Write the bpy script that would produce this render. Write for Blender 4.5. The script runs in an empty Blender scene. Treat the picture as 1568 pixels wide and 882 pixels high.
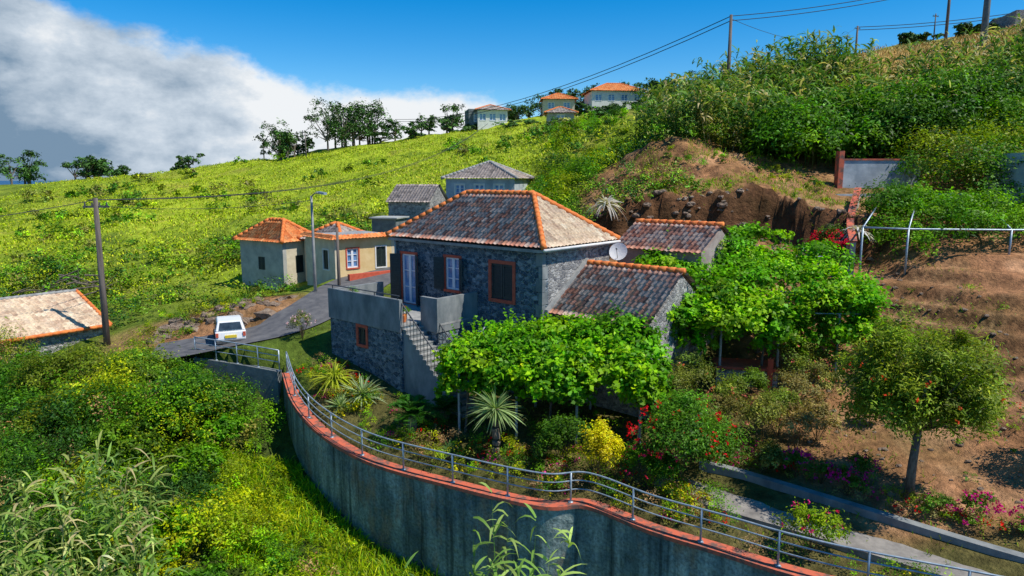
import bpy, bmesh, math, random
import numpy as np
from mathutils import Vector, Matrix
rng=np.random.default_rng(11); random.seed(11)
S=bpy.context.scene
COL=S.collection
# ------------------------------------------------------------------ numeric helpers
TAB=rng.random((256,256))
def vn(x,y):
    xi=np.floor(x).astype(int); yi=np.floor(y).astype(int)
    fx=x-xi; fy=y-yi; fx=fx*fx*(3-2*fx); fy=fy*fy*(3-2*fy)
    a=TAB[xi&255,yi&255]; b=TAB[(xi+1)&255,yi&255]; c=TAB[xi&255,(yi+1)&255]; d=TAB[(xi+1)&255,(yi+1)&255]
    return (a*(1-fx)+b*fx)*(1-fy)+(c*(1-fx)+d*fx)*fy
def fbm(x,y,o=4):
    r=0;a=.5;n=0
    for i in range(o):
        r=r+a*vn(x*2**i+17*i,y*2**i+31*i); n+=a; a*=.5
    return r/n
def ss(a,b,x):
    t=np.clip((x-a)/(b-a),0,1); return t*t*(3-2*t)
def unit(n):
    v=rng.normal(size=(n,3)); return v/np.linalg.norm(v,axis=1)[:,None]
def nrm(v): return v/np.maximum(np.linalg.norm(v,axis=-1,keepdims=True),1e-9)
def catmull(P,n=8):
    P=[np.array(p,float) for p in P]; P=[2*P[0]-P[1]]+P+[2*P[-1]-P[-2]]; out=[]
    for i in range(1,len(P)-2):
        for k in range(n):
            t=k/n
            out.append(.5*((2*P[i])+(-P[i-1]+P[i+1])*t+(2*P[i-1]-5*P[i]+4*P[i+1]-P[i+2])*t*t+(-P[i-1]+3*P[i]-3*P[i+1]+P[i+2])*t**3))
    out.append(P[-2]); return np.array(out)
# ------------------------------------------------------------------ materials
def newmat(name):
    m=bpy.data.materials.new(name); m.use_nodes=True; nt=m.node_tree; nt.nodes.clear()
    o=nt.nodes.new('ShaderNodeOutputMaterial'); b=nt.nodes.new('ShaderNodeBsdfPrincipled')
    nt.links.new(b.outputs[0],o.inputs[0]); return m,nt,b,o
def ramp(nt,stops,interp='LINEAR'):
    r=nt.nodes.new('ShaderNodeValToRGB'); r.color_ramp.interpolation=interp
    el=r.color_ramp.elements
    while len(el)<len(stops): el.new(.5)
    for e,(p,c) in zip(el,stops):
        e.position=p; e.color=(c[0],c[1],c[2],1)
    return r
def tex(nt,kind,scale,stretch=(1,1,1),detail=6,**k):
    tc=nt.nodes.new('ShaderNodeTexCoord'); mp=nt.nodes.new('ShaderNodeMapping'); mp.inputs['Scale'].default_value=stretch
    nt.links.new(tc.outputs['Object'],mp.inputs[0])
    t=nt.nodes.new(kind); t.inputs['Scale'].default_value=scale
    if 'Detail' in t.inputs and kind=='ShaderNodeTexNoise': t.inputs['Detail'].default_value=detail; t.inputs['Roughness'].default_value=.65
    nt.links.new(mp.outputs[0],t.inputs['Vector']); return t
def bump(nt,b,src,strength,dist):
    n=nt.nodes.new('ShaderNodeBump'); n.inputs['Strength'].default_value=strength; n.inputs['Distance'].default_value=dist
    nt.links.new(src,n.inputs['Height']); nt.links.new(n.outputs[0],b.inputs['Normal']); return n
def mixc(nt,f,a,b,mode='MIX'):
    m=nt.nodes.new('ShaderNodeMix'); m.data_type='RGBA'; m.blend_type=mode
    if isinstance(f,float): m.inputs[0].default_value=f
    else: nt.links.new(f,m.inputs[0])
    for s,i in ((a,6),(b,7)):
        if isinstance(s,tuple): m.inputs[i].default_value=(*s,1)
        else: nt.links.new(s,m.inputs[i])
    return m.outputs[2]
def M(name,c1,c2,scale=3,rough=.85,bs=.4,bd=.02,stretch=(1,1,1),metal=0,lo=.35,hi=.65):
    m,nt,b,o=newmat(name); t=tex(nt,'ShaderNodeTexNoise',scale,stretch)
    r=ramp(nt,[(lo,c1),(hi,c2)]); nt.links.new(t.outputs['Fac'],r.inputs[0]); nt.links.new(r.outputs[0],b.inputs['Base Color'])
    b.inputs['Roughness'].default_value=rough; b.inputs['Metallic'].default_value=metal
    if bs: 
        t2=tex(nt,'ShaderNodeTexNoise',scale*5); bump(nt,b,t2.outputs['Fac'],bs,bd)
    return m
def stone(name,stops,mortar,scale=3.2,mw=.05,bd=.05):
    m,nt,b,o=newmat(name)
    w=tex(nt,'ShaderNodeTexNoise',3.5); 
    v=tex(nt,'ShaderNodeTexVoronoi',scale,(1,1,1.5)); e=tex(nt,'ShaderNodeTexVoronoi',scale,(1,1,1.5)); e.feature='DISTANCE_TO_EDGE'
    for t in (v,e):
        src=t.inputs['Vector'].links[0].from_socket
        ad=nt.nodes.new('ShaderNodeVectorMath'); ad.operation='MULTIPLY_ADD'; ad.inputs[1].default_value=(.22,.22,.22)
        nt.links.new(w.outputs['Color'],ad.inputs[0]); nt.links.new(src,ad.inputs[2]); nt.links.new(ad.outputs[0],t.inputs['Vector'])
        t.inputs['Randomness'].default_value=.95
    sp=nt.nodes.new('ShaderNodeSeparateColor'); nt.links.new(v.outputs['Color'],sp.inputs[0])
    r=ramp(nt,stops); nt.links.new(sp.outputs[0],r.inputs[0])
    n=tex(nt,'ShaderNodeTexNoise',14); n2=ramp(nt,[(.3,(.55,.55,.55)),(.7,(1.35,1.35,1.35))]); nt.links.new(n.outputs['Fac'],n2.inputs[0])
    c=mixc(nt,1.0,r.outputs[0],n2.outputs[0],'MULTIPLY')
    er=ramp(nt,[(mw*.4,(0,0,0)),(mw,(1,1,1))]); nt.links.new(e.outputs['Distance'],er.inputs[0])
    c=mixc(nt,er.outputs[0],mortar,c); nt.links.new(c,b.inputs['Base Color'])
    er2=ramp(nt,[(0,(0,0,0)),(mw*2.5,(1,1,1))]); nt.links.new(e.outputs['Distance'],er2.inputs[0])
    h=mixc(nt,.35,er2.outputs[0],n.outputs['Fac'])
    bump(nt,b,h,1.0,bd); b.inputs['Roughness'].default_value=.88; return m
def tiles(name,stops):
    m,nt,b,o=newmat(name); a=nt.nodes.new('ShaderNodeAttribute'); a.attribute_name='rnd'
    r=ramp(nt,stops); nt.links.new(a.outputs['Fac'],r.inputs[0])
    n=tex(nt,'ShaderNodeTexNoise',9); n2=ramp(nt,[(.3,(.6,.58,.55)),(.7,(1.35,1.35,1.35))]); nt.links.new(n.outputs['Fac'],n2.inputs[0])
    c=mixc(nt,1.0,r.outputs[0],n2.outputs[0],'MULTIPLY'); 
    g=tex(nt,'ShaderNodeTexNoise',.9); gr=ramp(nt,[(.52,(0,0,0)),(.78,(.5,.5,.5))]); nt.links.new(g.outputs['Fac'],gr.inputs[0])
    c=mixc(nt,gr.outputs[0],c,(.15,.13,.11)); nt.links.new(c,b.inputs['Base Color'])
    bump(nt,b,n.outputs['Fac'],.4,.02); b.inputs['Roughness'].default_value=.9; return m
mt_stone=stone('dark_basalt',[(0,(.03,.055,.08)),(.4,(.06,.105,.14)),(.75,(.13,.18,.215)),(1,(.30,.33,.35))],(.29,.33,.35),4.6,.06,.06)
mt_stone2=stone('grey_stone',[(0,(.14,.14,.15)),(.5,(.3,.29,.28)),(1,(.5,.48,.45))],(.46,.44,.41),5)
mt_roof=tiles('weathered_tiles',[(0,(.22,.12,.09)),(.15,(.52,.2,.12)),(.38,(.68,.31,.2)),(.55,(.58,.42,.33)),(.72,(.74,.52,.39)),(.86,(.36,.27,.23)),(1,(.78,.34,.19))])
mt_roofp=tiles('pale_tiles',[(0,(.46,.31,.21)),(.3,(.62,.46,.31)),(.6,(.74,.58,.4)),(.85,(.56,.4,.28)),(1,(.78,.66,.48))])
mt_roofo=tiles('orange_tiles',[(0,(.65,.16,.035)),(.5,(.8,.26,.07)),(1,(.85,.36,.13))])
mt_roofg=tiles('grey_tiles',[(0,(.2,.17,.15)),(.4,(.38,.31,.27)),(.7,(.5,.41,.35)),(1,(.32,.27,.25))])
mt_ridge=M('orange_ridge',(.6,.13,.03),(.88,.28,.06),5)
mt_conc=M('concrete',(.20,.21,.21),(.40,.39,.36),1.8)
mt_terc=M('weathered_concrete',(.13,.15,.155),(.30,.31,.30),1.4,stretch=(1,1,.5))
mt_concd=M('dark_concrete',(.10,.12,.13),(.2,.22,.22),2.2)
mt_white=M('white_plaster',(.66,.65,.62),(.8,.79,.75),2)
mt_cream=M('cream_plaster',(.55,.48,.34),(.7,.62,.46),2)
mt_yellow=M('yellow_plaster',(.66,.46,.2),(.76,.58,.3),1.5)
mt_greyp=M('grey_and_shaded_plaster',(.3,.31,.29),(.46,.46,.42),1.5)
mt_bluep=M('pale_blue_plaster',(.3,.35,.39),(.5,.55,.58),1.5)
mt_pink=M('brown_plaster',(.26,.2,.18),(.42,.34,.31),1.5)
mt_red=M('red_paint',(.48,.07,.035),(.62,.12,.06),6)
mt_coping=M('worn_red_coping',(.16,.09,.07),(.60,.13,.065),3.2,lo=.40,hi=.55)
mt_shut=M('dark_green_shutter',(.012,.022,.022),(.03,.045,.045),9,rough=.45,bs=.1)
mt_frame=M('white_frame',(.66,.72,.8),(.8,.8,.8),9,rough=.4,bs=0)
mt_metal=M('galvanised_rail',(.22,.30,.36),(.46,.52,.56),6,rough=.45,metal=.4,bs=0)
mt_iron=M('dark_iron',(.04,.045,.05),(.1,.1,.1),6,rough=.5,bs=0)
mt_wood=M('pole_wood',(.08,.065,.055),(.2,.165,.14),6,stretch=(1,1,.1))
mt_bark=M('bark',(.08,.06,.045),(.24,.19,.14),10,bd=.05,stretch=(1,1,.4))
mt_wire=M('wire',(.03,.03,.03),(.05,.05,.05),6,bs=0)
mt_asph=M('asphalt',(.075,.075,.08),(.15,.145,.14),2,bs=.3,bd=.01)
mt_path=M('concrete_path',(.16,.145,.13),(.32,.29,.25),2.2)
mt_rock=M('brown_rock',(.13,.085,.055),(.42,.31,.22),2.2,bs=1,bd=.15)
m,nt,b,o=newmat('curtained_glass'); mt_glass=m
n=tex(nt,'ShaderNodeTexNoise',1.5); r=ramp(nt,[(.35,(.06,.16,.36)),(.65,(.25,.42,.66))]); nt.links.new(n.outputs[0],r.inputs[0]); nt.links.new(r.outputs[0],b.inputs['Base Color']); b.inputs['Roughness'].default_value=.12
m,nt,b,o=newmat('stained_concrete'); mt_ret=m
n1=tex(nt,'ShaderNodeTexNoise',1.5,(1,1,.14),detail=9); n2=tex(nt,'ShaderNodeTexNoise',.5); n3=tex(nt,'ShaderNodeTexNoise',11)
r1=ramp(nt,[(.33,(.09,.13,.13)),(.5,(.20,.265,.265)),(.66,(.42,.48,.46))]); nt.links.new(n1.outputs[0],r1.inputs[0])
r2=ramp(nt,[(.35,(.5,.56,.58)),(.68,(1.35,1.3,1.15))]); nt.links.new(n2.outputs[0],r2.inputs[0])
c=mixc(nt,1.0,r1.outputs[0],r2.outputs[0],'MULTIPLY')
r4=ramp(nt,[(.52,(0,0,0)),(.62,(.85,.85,.85))]); n4=tex(nt,'ShaderNodeTexNoise',.9,(1,1,.4)); nt.links.new(n4.outputs[0],r4.inputs[0])
c=mixc(nt,r4.outputs[0],c,(.23,.18,.12))
n7=tex(nt,'ShaderNodeTexNoise',3.0,(1,1,.05)); r7=ramp(nt,[(.34,(.3,.34,.34)),(.47,(1,1,1))]); nt.links.new(n7.outputs[0],r7.inputs[0]); c=mixc(nt,1.0,c,r7.outputs[0],'MULTIPLY')
r3=ramp(nt,[(.35,(.6,.6,.6)),(.6,(1.25,1.25,1.25))]); nt.links.new(n3.outputs[0],r3.inputs[0])
c=mixc(nt,1.0,c,r3.outputs[0],'MULTIPLY'); nt.links.new(c,b.inputs['Base Color'])
vv=tex(nt,'ShaderNodeTexVoronoi',2.6,(1,1,1.4)); hh=mixc(nt,.5,vv.outputs['Distance'],n3.outputs[0]); bump(nt,b,hh,.8,.08); b.inputs['Roughness'].default_value=.85
def leafmat(name,tl):
    m,nt,b,o=newmat(name)
    a=nt.nodes.new('ShaderNodeAttribute'); a.attribute_name='Col'
    nt.links.new(a.outputs['Color'],b.inputs['Base Color']); b.inputs['Roughness'].default_value=.5; b.inputs['Specular IOR Level'].default_value=.2
    if tl:
        tr=nt.nodes.new('ShaderNodeBsdfTranslucent'); g=mixc(nt,1.0,a.outputs['Color'],(1.3,1.4,.5),'MULTIPLY'); nt.links.new(g,tr.inputs[0])
        mx=nt.nodes.new('ShaderNodeMixShader'); mx.inputs[0].default_value=tl
        nt.links.new(b.outputs[0],mx.inputs[1]); nt.links.new(tr.outputs[0],mx.inputs[2]); nt.links.new(mx.outputs[0],o.inputs[0])
    return m
mt_leaf=leafmat('leaves',.33); mt_leaff=leafmat('hill_leaves',0)
m,nt,b,o=newmat('terrain_ground'); mt_ter=m
a=nt.nodes.new('ShaderNodeAttribute'); a.attribute_name='Col'
n=tex(nt,'ShaderNodeTexNoise',2.2,detail=9); r=ramp(nt,[(.3,(.45,.46,.45)),(.7,(1.5,1.46,1.4))]); nt.links.new(n.outputs[0],r.inputs[0])
n5=tex(nt,'ShaderNodeTexNoise',.25,detail=9); r5=ramp(nt,[(.35,(.68,.76,.6)),(.65,(1.3,1.22,1.15))]); nt.links.new(n5.outputs[0],r5.inputs[0])
c=mixc(nt,1.0,a.outputs['Color'],r.outputs[0],'MULTIPLY'); c=mixc(nt,1.0,c,r5.outputs[0],'MULTIPLY'); nt.links.new(c,b.inputs['Base Color'])
b.inputs['Roughness'].default_value=.95; b.inputs['Specular IOR Level'].default_value=.1
n6=tex(nt,'ShaderNodeTexNoise',5,detail=8); bump(nt,b,n6.outputs[0],1.0,.2)
# ------------------------------------------------------------------ object helpers
def empty(name,loc):
    e=bpy.data.objects.new(name,None); e.location=loc; e.empty_display_size=.3; COL.objects.link(e); return e
def finish(me,name,parent,smooth=False,origin=None):
    ob=bpy.data.objects.new(name,me); COL.objects.link(ob)
    if smooth: me.polygons.foreach_set('use_smooth',[True]*len(me.polygons))
    if parent is not None:
        ob.parent=parent; ob.matrix_parent_inverse=Matrix.Translation(parent.location).inverted()
    elif origin is not None:
        me.transform(Matrix.Translation(-Vector(origin))); ob.location=origin
    return ob
def mesh_np(name,V,F,mat,C=None,rnd=None,parent=None,smooth=False):
    V=np.asarray(V,np.float32).reshape(-1,3); F=np.asarray(F,np.int32).reshape(-1,4)
    me=bpy.data.meshes.new(name); me.vertices.add(len(V)); me.vertices.foreach_set('co',V.ravel())
    me.loops.add(F.size); me.loops.foreach_set('vertex_index',F.ravel())
    me.polygons.add(len(F)); me.polygons.foreach_set('loop_start',np.arange(0,F.size,4,dtype=np.int32))
    me.update(calc_edges=True); me.materials.append(mat)
    if C is not None:
        at=me.attributes.new('Col','FLOAT_COLOR','POINT'); c4=np.ones((len(V),4),np.float32); c4[:,:3]=C; at.data.foreach_set('color',c4.ravel())
    if rnd is not None:
        at=me.attributes.new('rnd','FLOAT','FACE'); at.data.foreach_set('value',np.asarray(rnd,np.float32))
    return finish(me,name,parent,smooth)
class Fr:
    def __init__(s,o,a,b=None):
        s.o=np.array(o,float); a=np.array(a,float); s.a=a/np.linalg.norm(a)
        s.b=np.array([s.a[1],-s.a[0]]) if b is None else np.array(b,float)/np.linalg.norm(b)
    def p(s,u,t,z):
        q=s.o[:2]+s.a*u+s.b*t; return np.array([q[0],q[1],z])
W0=Fr((0,0),(1,0),(0,1))
class B:
    def __init__(s): s.v=[]; s.f=[]
    def box(s,fr,s0,s1,t0,t1,z0,z1):
        n=len(s.v)
        for z in (z0,z1):
            for (u,t) in ((s0,t0),(s1,t0),(s1,t1),(s0,t1)): s.v.append(fr.p(u,t,z))
        s.f+=[[n,n+3,n+2,n+1],[n+4,n+5,n+6,n+7],[n,n+1,n+5,n+4],[n+1,n+2,n+6,n+5],[n+2,n+3,n+7,n+6],[n+3,n,n+4,n+7]]; return s
    def prism(s,pts,vec):
        n=len(s.v); k=len(pts); vec=np.array(vec,float)
        s.v+=[np.array(p,float) for p in pts]+[np.array(p,float)+vec for p in pts]
        s.f.append(list(range(n,n+k))[::-1]); s.f.append(list(range(n+k,n+2*k)))
        for i in range(k):
            j=(i+1)%k; s.f.append([n+i,n+j,n+k+j,n+k+i])
        return s
    def tube(s,pts,r,sides=8):
        pts=[np.array(p,float) for p in pts]; rs=r if hasattr(r,'__len__') else [r]*len(pts); n=len(s.v)
        for i,p in enumerate(pts):
            d=pts[min(i+1,len(pts)-1)]-pts[max(i-1,0)]; d=d/max(np.linalg.norm(d),1e-9)
            u=np.cross(d,[0,0,1.]); 
            if np.linalg.norm(u)<.1: u=np.cross(d,[1.,0,0])
            u/=np.linalg.norm(u); w=np.cross(d,u)
            for k in range(sides):
                a=2*math.pi*k/sides; s.v.append(p+(u*math.cos(a)+w*math.sin(a))*rs[i])
        for i in range(len(pts)-1):
            for k in range(sides):
                k2=(k+1)%sides; s.f.append([n+i*sides+k,n+i*sides+k2,n+(i+1)*sides+k2,n+(i+1)*sides+k])
        s.f.append([n+k for k in range(sides)][::-1]); e=n+(len(pts)-1)*sides; s.f.append([e+k for k in range(sides)]); return s
    def wall(s,fr,axis,l0,l1,w0,w1,z0,z1,ops=()):
        xs=sorted(set([l0,l1]+[v for o in ops for v in o[:2]])); zs=sorted(set([z0,z1]+[v for o in ops for v in o[2:4]]))
        for i in range(len(xs)-1):
            for j in range(len(zs)-1):
                cx=(xs[i]+xs[i+1])/2; cz=(zs[j]+zs[j+1])/2
                if any(o[0]<cx<o[1] and o[2]<cz<o[3] for o in ops): continue
                if axis=='s': s.box(fr,xs[i],xs[i+1],w0,w1,zs[j],zs[j+1])
                else: s.box(fr,w0,w1,xs[i],xs[i+1],zs[j],zs[j+1])
        return s
    def path(s,P,sec,closed=True):
        P=np.array(P,float); T=np.gradient(P[:,:2],axis=0); T/=np.linalg.norm(T,axis=1)[:,None]; N=np.stack([-T[:,1],T[:,0]],1)
        n=len(s.v); k=len(sec)
        for i in range(len(P)):
            for (o,z) in sec: s.v.append(np.array([P[i,0]+N[i,0]*o,P[i,1]+N[i,1]*o,P[i,2]+z]))
        for i in range(len(P)-1):
            for j in range(k if closed else k-1):
                j2=(j+1)%k; s.f.append([n+i*k+j,n+i*k+j2,n+(i+1)*k+j2,n+(i+1)*k+j])
        if closed:
            s.f.append([n+j for j in range(k)][::-1]); e=n+(len(P)-1)*k; s.f.append([e+j for j in range(k)])
        return s
    def obj(s,name,mat,parent=None,smooth=False,bevel=0):
        me=bpy.data.meshes.new(name); me.from_pydata([tuple(v) for v in s.v],[],s.f); me.materials.append(mat)
        bm=bmesh.new(); bm.from_mesh(me); bmesh.ops.recalc_face_normals(bm,faces=bm.faces); bm.to_mesh(me); bm.free()
        c=np.mean(np.array(s.v),axis=0); c[2]=min(v[2] for v in s.v)
        ob=finish(me,name,parent,smooth,None if parent else tuple(c))
        if bevel:
            md=ob.modifiers.new('bevel','BEVEL'); md.width=bevel; md.segments=2; md.limit_method='ANGLE'
        return ob
# ------------------------------------------------------------------ foliage collector
class Fo:
    def __init__(s,far=False): s.V=[];s.F=[];s.C=[];s.n=0;s.far=far
    def add(s,V,F,C):
        s.V.append(V.reshape(-1,3)); s.F.append(F+s.n); s.C.append(C.reshape(-1,3)); s.n+=len(s.V[-1])
    def leaves(s,P,N,L,W,col):
        n=len(P); N=nrm(N); d=unit(n); d=nrm(d-(d*N).sum(1)[:,None]*N); w=np.cross(N,d)
        L=L*np.exp(rng.normal(size=(n,1))*.25); W=W*np.exp(rng.normal(size=(n,1))*.2)
        f=N*L*.12
        V=np.stack([P-d*L/2,P+w*W/2+f-d*L*.08,P+d*L/2-f,P-w*W/2+f-d*L*.08],1)
        s.add(V,np.arange(4*n).reshape(n,4),np.repeat(np.clip(col,.008,.8)[:,None],4,1))
    def ribbons(s,P,D,L,W,droop,col,seg=4):
        n=len(P); D=nrm(D); L=np.broadcast_to(np.asarray(L,float).reshape(-1,1),(n,1)); W=np.broadcast_to(np.asarray(W,float).reshape(-1,1),(n,1)); dr=np.broadcast_to(np.asarray(droop,float).reshape(-1,1),(n,1))
        side=np.cross(D,np.array([0,0,1.])+rng.normal(size=(n,3))*.3); side=nrm(side); rows=[]
        for i in range(seg+1):
            t=i/seg; p=P+D*L*t+np.array([0,0,-1.])*dr*L*t*t
            w=W*(.55+1.2*t if t<.35 else 1.0*(1-((t-.35)/.65)**1.6))*.5+.001
            rows+= [p-side*w,p+side*w]
        V=np.stack(rows,1); k=2*(seg+1); base=(np.arange(n)*k)[:,None]
        F=np.concatenate([np.stack([base[:,0]+2*i,base[:,0]+2*i+1,base[:,0]+2*i+3,base[:,0]+2*i+2],1) for i in range(seg)])
        s.add(V,F,np.repeat(np.clip(col,.008,.8)[:,None],k,1))
    def blob(s,c,r,n,L,col,asp=.5,nc=None,spread=.2,cv=.3,shell=.55,hs=.12):
        c=np.array(c,float); r=np.array(r,float)*np.ones(3); nc=nc or max(6,n//30)
        u=unit(nc); u[:,2]=np.where(u[:,2]<-.35,-u[:,2],u[:,2])
        rad=(shell+(1-shell)*rng.random((nc,1))**.6)*(1+rng.normal(size=(nc,1))*.1)
        cc=c+u*r*rad; i=rng.integers(nc,size=n); P=cc[i]+rng.normal(size=(n,3))*spread*r
        N=u[i]*.7+np.array([0,0,.65])+rng.normal(size=(n,3))*.45
        k=np.array(col)*np.exp(rng.normal(size=(nc,1))*cv)[i]*np.exp(rng.normal(size=(n,1))*.18)
        k=k*np.exp(rng.normal(size=(nc,1))*hs*np.array([1,.25,.3]))[i]
        s.leaves(P,N,L,L*asp,k)
    def obj(s,name,parent=None):
        C=np.concatenate(s.C); l=(C@np.array([.3,.6,.1]))[:,None]; C=np.clip((l+(C-l)*1.12)*1.08,.006,.8)
        return mesh_np(name,np.concatenate(s.V),np.concatenate(s.F),mt_leaff if s.far else mt_leaf,C=C,parent=parent)
# ------------------------------------------------------------------ terrain
WALL=[(-14.8,31.5,.75),(-12.4,30.8,.6),(-10.05,30,.43),(-8.9,27.7,-.2),(-7.28,25.5,-.6),(-4.93,23.2,-.8),(-1.78,21.25,-.8),(.915,19.9,-.8),(2.3,19.7,-.7),(4.0,18.4,-.8),(5.58,17.3,-.8),(7.8,15.8,-.8),(11.6,14.1,-.8),(16,12,-.8)]
WP=catmull(WALL[2:],10)
shared=[(-14.2,34,1.3),(-9.6,35.6,2.5),(-12,33.4,1.6),(-19,35,.3),(-18,33,.1),(-22,36,.2),(-22,34.6,-.1),(-20.6,31,-1.2),(-26,38,.1),(-12,40,2.4),(-16,46,1.6),(-10,44,2.6),(-8,38,2.9),(-15,37.5,2.2),
(-30,40,-1),(-28,48,.4),(-33,60,1.9),(-45,60,1.5),(-22,56,3),(-32,72,4.4),(-71,110,5.6),(-102,140,6.6),(-50,140,12.4),(-21,140,16.8),(5.5,132,18.2),(-15,80,8.2),(-28,92,6.6),(-16,97,10.4),(-3,60,7.0),(-10,60,5.6),(-4,50,5.2),
(5,55,9),(8.5,80,13.6),(14,110,17.5),(21.5,150,23.2),(8,150,22),(-60,60,0),(-80,80,1),(-100,200,-8),(-50,220,-4),(0,235,6),(40,230,22),(-200,60,-30),(-250,200,-40),(-200,320,-40),(0,330,-10),(200,330,20),(260,100,55),(220,0,40),(-150,-20,-40),(-110,60,-8),(-150,140,-4),
(0,38,3.6),(3,35,3),(5,36.4,5.2),(8.5,43,8.6),(7,36.5,6),(11,36.5,6.1),(15,36.3,6),(15,39.5,7.8),(11,40,8.1),(16.3,48,10.7),(8,48,10.4),(9.8,46.5,11.5),(17.2,34.6,5.7),(12,33,4.2),(10,29,1.8),
(19,30,4.8),(18.6,27,3.6),(16.8,24,1.6),(15.6,20,.6),(14,28,2.0),(21,41,8.2),(24,36,6.8),(30,36,8),(30,25,4.5),(25,20,2.6),(11.5,52,11.2),(30,50,13.2),(41,58,19.4),(30.5,62,18.9),(11.5,62,12.8),(20,62,15.8),(45,80,23),(62,130,30),(60,45,20),(42,40,12),(30,100,22),(100,100,36),(80,30,20)]
outer=[(-6.8,20,-3.7),(-10.6,22,-2.7),(-13.3,28,-1.3),(-15.6,19.5,-3.4),(-5,15,-5.2),(0,15,-5.5),(8,12,-5.8),(1,18.5,-4.6),(-4.8,21.6,-4.1),(-8.6,24.2,-3.2),(-10.8,28,-2),(0,0,-9),(-20,0,-8),(25,0,-6),(-30,20,-4),(-45,32,-4),(-40,0,-12),(14,11,-5.4),(-24,28,-1.8),(6,15.5,-4.9),(-13,30.5,-.8)]
inner=[(-6,26,-.4),(-3,24,-.5),(2,21.5,-.55),(5,19.5,-.7),(8,17.5,-.8),(-8.5,29,.35),(-9.5,31.5,1.2),(-7,28.5,.5),(-3,26,-.1),(3,24,-.1),(0,29,0),(6,25,.2),(7,22,-.3),(9,20.5,-.25),(11.5,18.9,-.2),(14,16,-.2),(12,14.6,-.8),(10,25,.8),(0,33,1),(-13.5,32,1.0),(17,12,-.6),(20,14,0)]
def tps(pts):
    P=np.array(pts,float); n=len(P)
    d2=((P[:,None,:2]-P[None,:,:2])**2).sum(2); K=.5*d2*np.log(d2+1e-12); K[np.arange(n),np.arange(n)]=.4
    A=np.zeros((n+3,n+3)); A[:n,:n]=K; A[:n,n]=1; A[:n,n+1:]=P[:,:2]; A[n,:n]=1; A[n+1:,:n]=P[:,:2].T
    w=np.linalg.solve(A,np.concatenate([P[:,2],[0,0,0]]))
    def f(x,y):
        out=np.empty(x.shape)
        xf=x.ravel();yf=y.ravel();o=out.ravel()
        for i in range(0,len(xf),20000):
            a=xf[i:i+20000];b=yf[i:i+20000]; d=(a[:,None]-P[:,0])**2+(b[:,None]-P[:,1])**2
            o[i:i+20000]=(.5*d*np.log(d+1e-12))@w[:n]+w[n]+w[n+1]*a+w[n+2]*b
        return o.reshape(x.shape)
    return f
fo_=tps(shared+outer); fi_=tps(shared+inner)
PL=np.array([(-60,46),(-22,35)]+[p[:2] for p in WALL[:2]]+[tuple(p[:2]) for p in WP]+[(30,4),(300,-60)],float)
POLY=np.concatenate([PL,[(300,400),(-300,400),(-300,60)]])
def sdist(x,y):
    d=np.full(x.shape,1e9)
    for i in range(len(PL)-1):
        a=PL[i];b=PL[i+1];ab=b-a; t=np.clip(((x-a[0])*ab[0]+(y-a[1])*ab[1])/(ab@ab),0,1)
        d=np.minimum(d,np.hypot(x-a[0]-t*ab[0],y-a[1]-t*ab[1]))
    ins=np.zeros(x.shape,bool); n=len(POLY); j=n-1
    for i in range(n):
        xi,yi=POLY[i];xj,yj=POLY[j]
        ins^=((yi>y)!=(yj>y))&(x<(xj-xi)*(y-yi)/((yj-yi) if yj!=yi else 1e-9)+xi); j=i
    return np.where(ins,d,-d)
ROAD=catmull([(-17,31.9,.85),(-14.5,32.8,1.15),(-12,33.6,1.6),(-10.6,35.2,2.1),(-9.6,37.5,2.6),(-9,41,2.9),(-7,46,3.5)],8)
def road_d(x,y):
    d=np.full(x.shape,1e9); z=np.zeros(x.shape)
    for i in range(len(ROAD)-1):
        a=ROAD[i];b=ROAD[i+1];ab=(b-a)[:2]; t=np.clip(((x-a[0])*ab[0]+(y-a[1])*ab[1])/(ab@ab),0,1)
        dd=np.hypot(x-a[0]-t*ab[0],y-a[1]-t*ab[1]); k=dd<d; d=np.where(k,dd,d); z=np.where(k,a[2]+t*(b[2]-a[2]),z)
    return d,z
def soilmask(x,y,sd):
    j=(fbm(x*.35,y*.35)-.5)*5
    a=ss(8.5,10.5,x+j*.5)*ss(38,34,x)*ss(16.5,18,y)*ss(48,45,y+j*.3)
    a2=ss(3.6,5.2,x+j*.3)*ss(21,17,x+j)*ss(34,36,y)*ss(50,47,y+j)
    b_=np.clip(1.15-np.hypot((x+15.5+j*.3)/6.2,(y-36+j*.2)/3.6),0,1)*2.2
    return np.clip(np.maximum(np.maximum(a,a2),b_),0,1)*(sd>.17)
def bankline(x,y):
    yc=37.9-.05*(x-6)-ss(13,19,x)*2.4+(fbm(x*.7,y*0+3.)-.5)*2.0
    return y-yc, ss(3.0,5,x)*ss(20,17.5,x)
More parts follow.
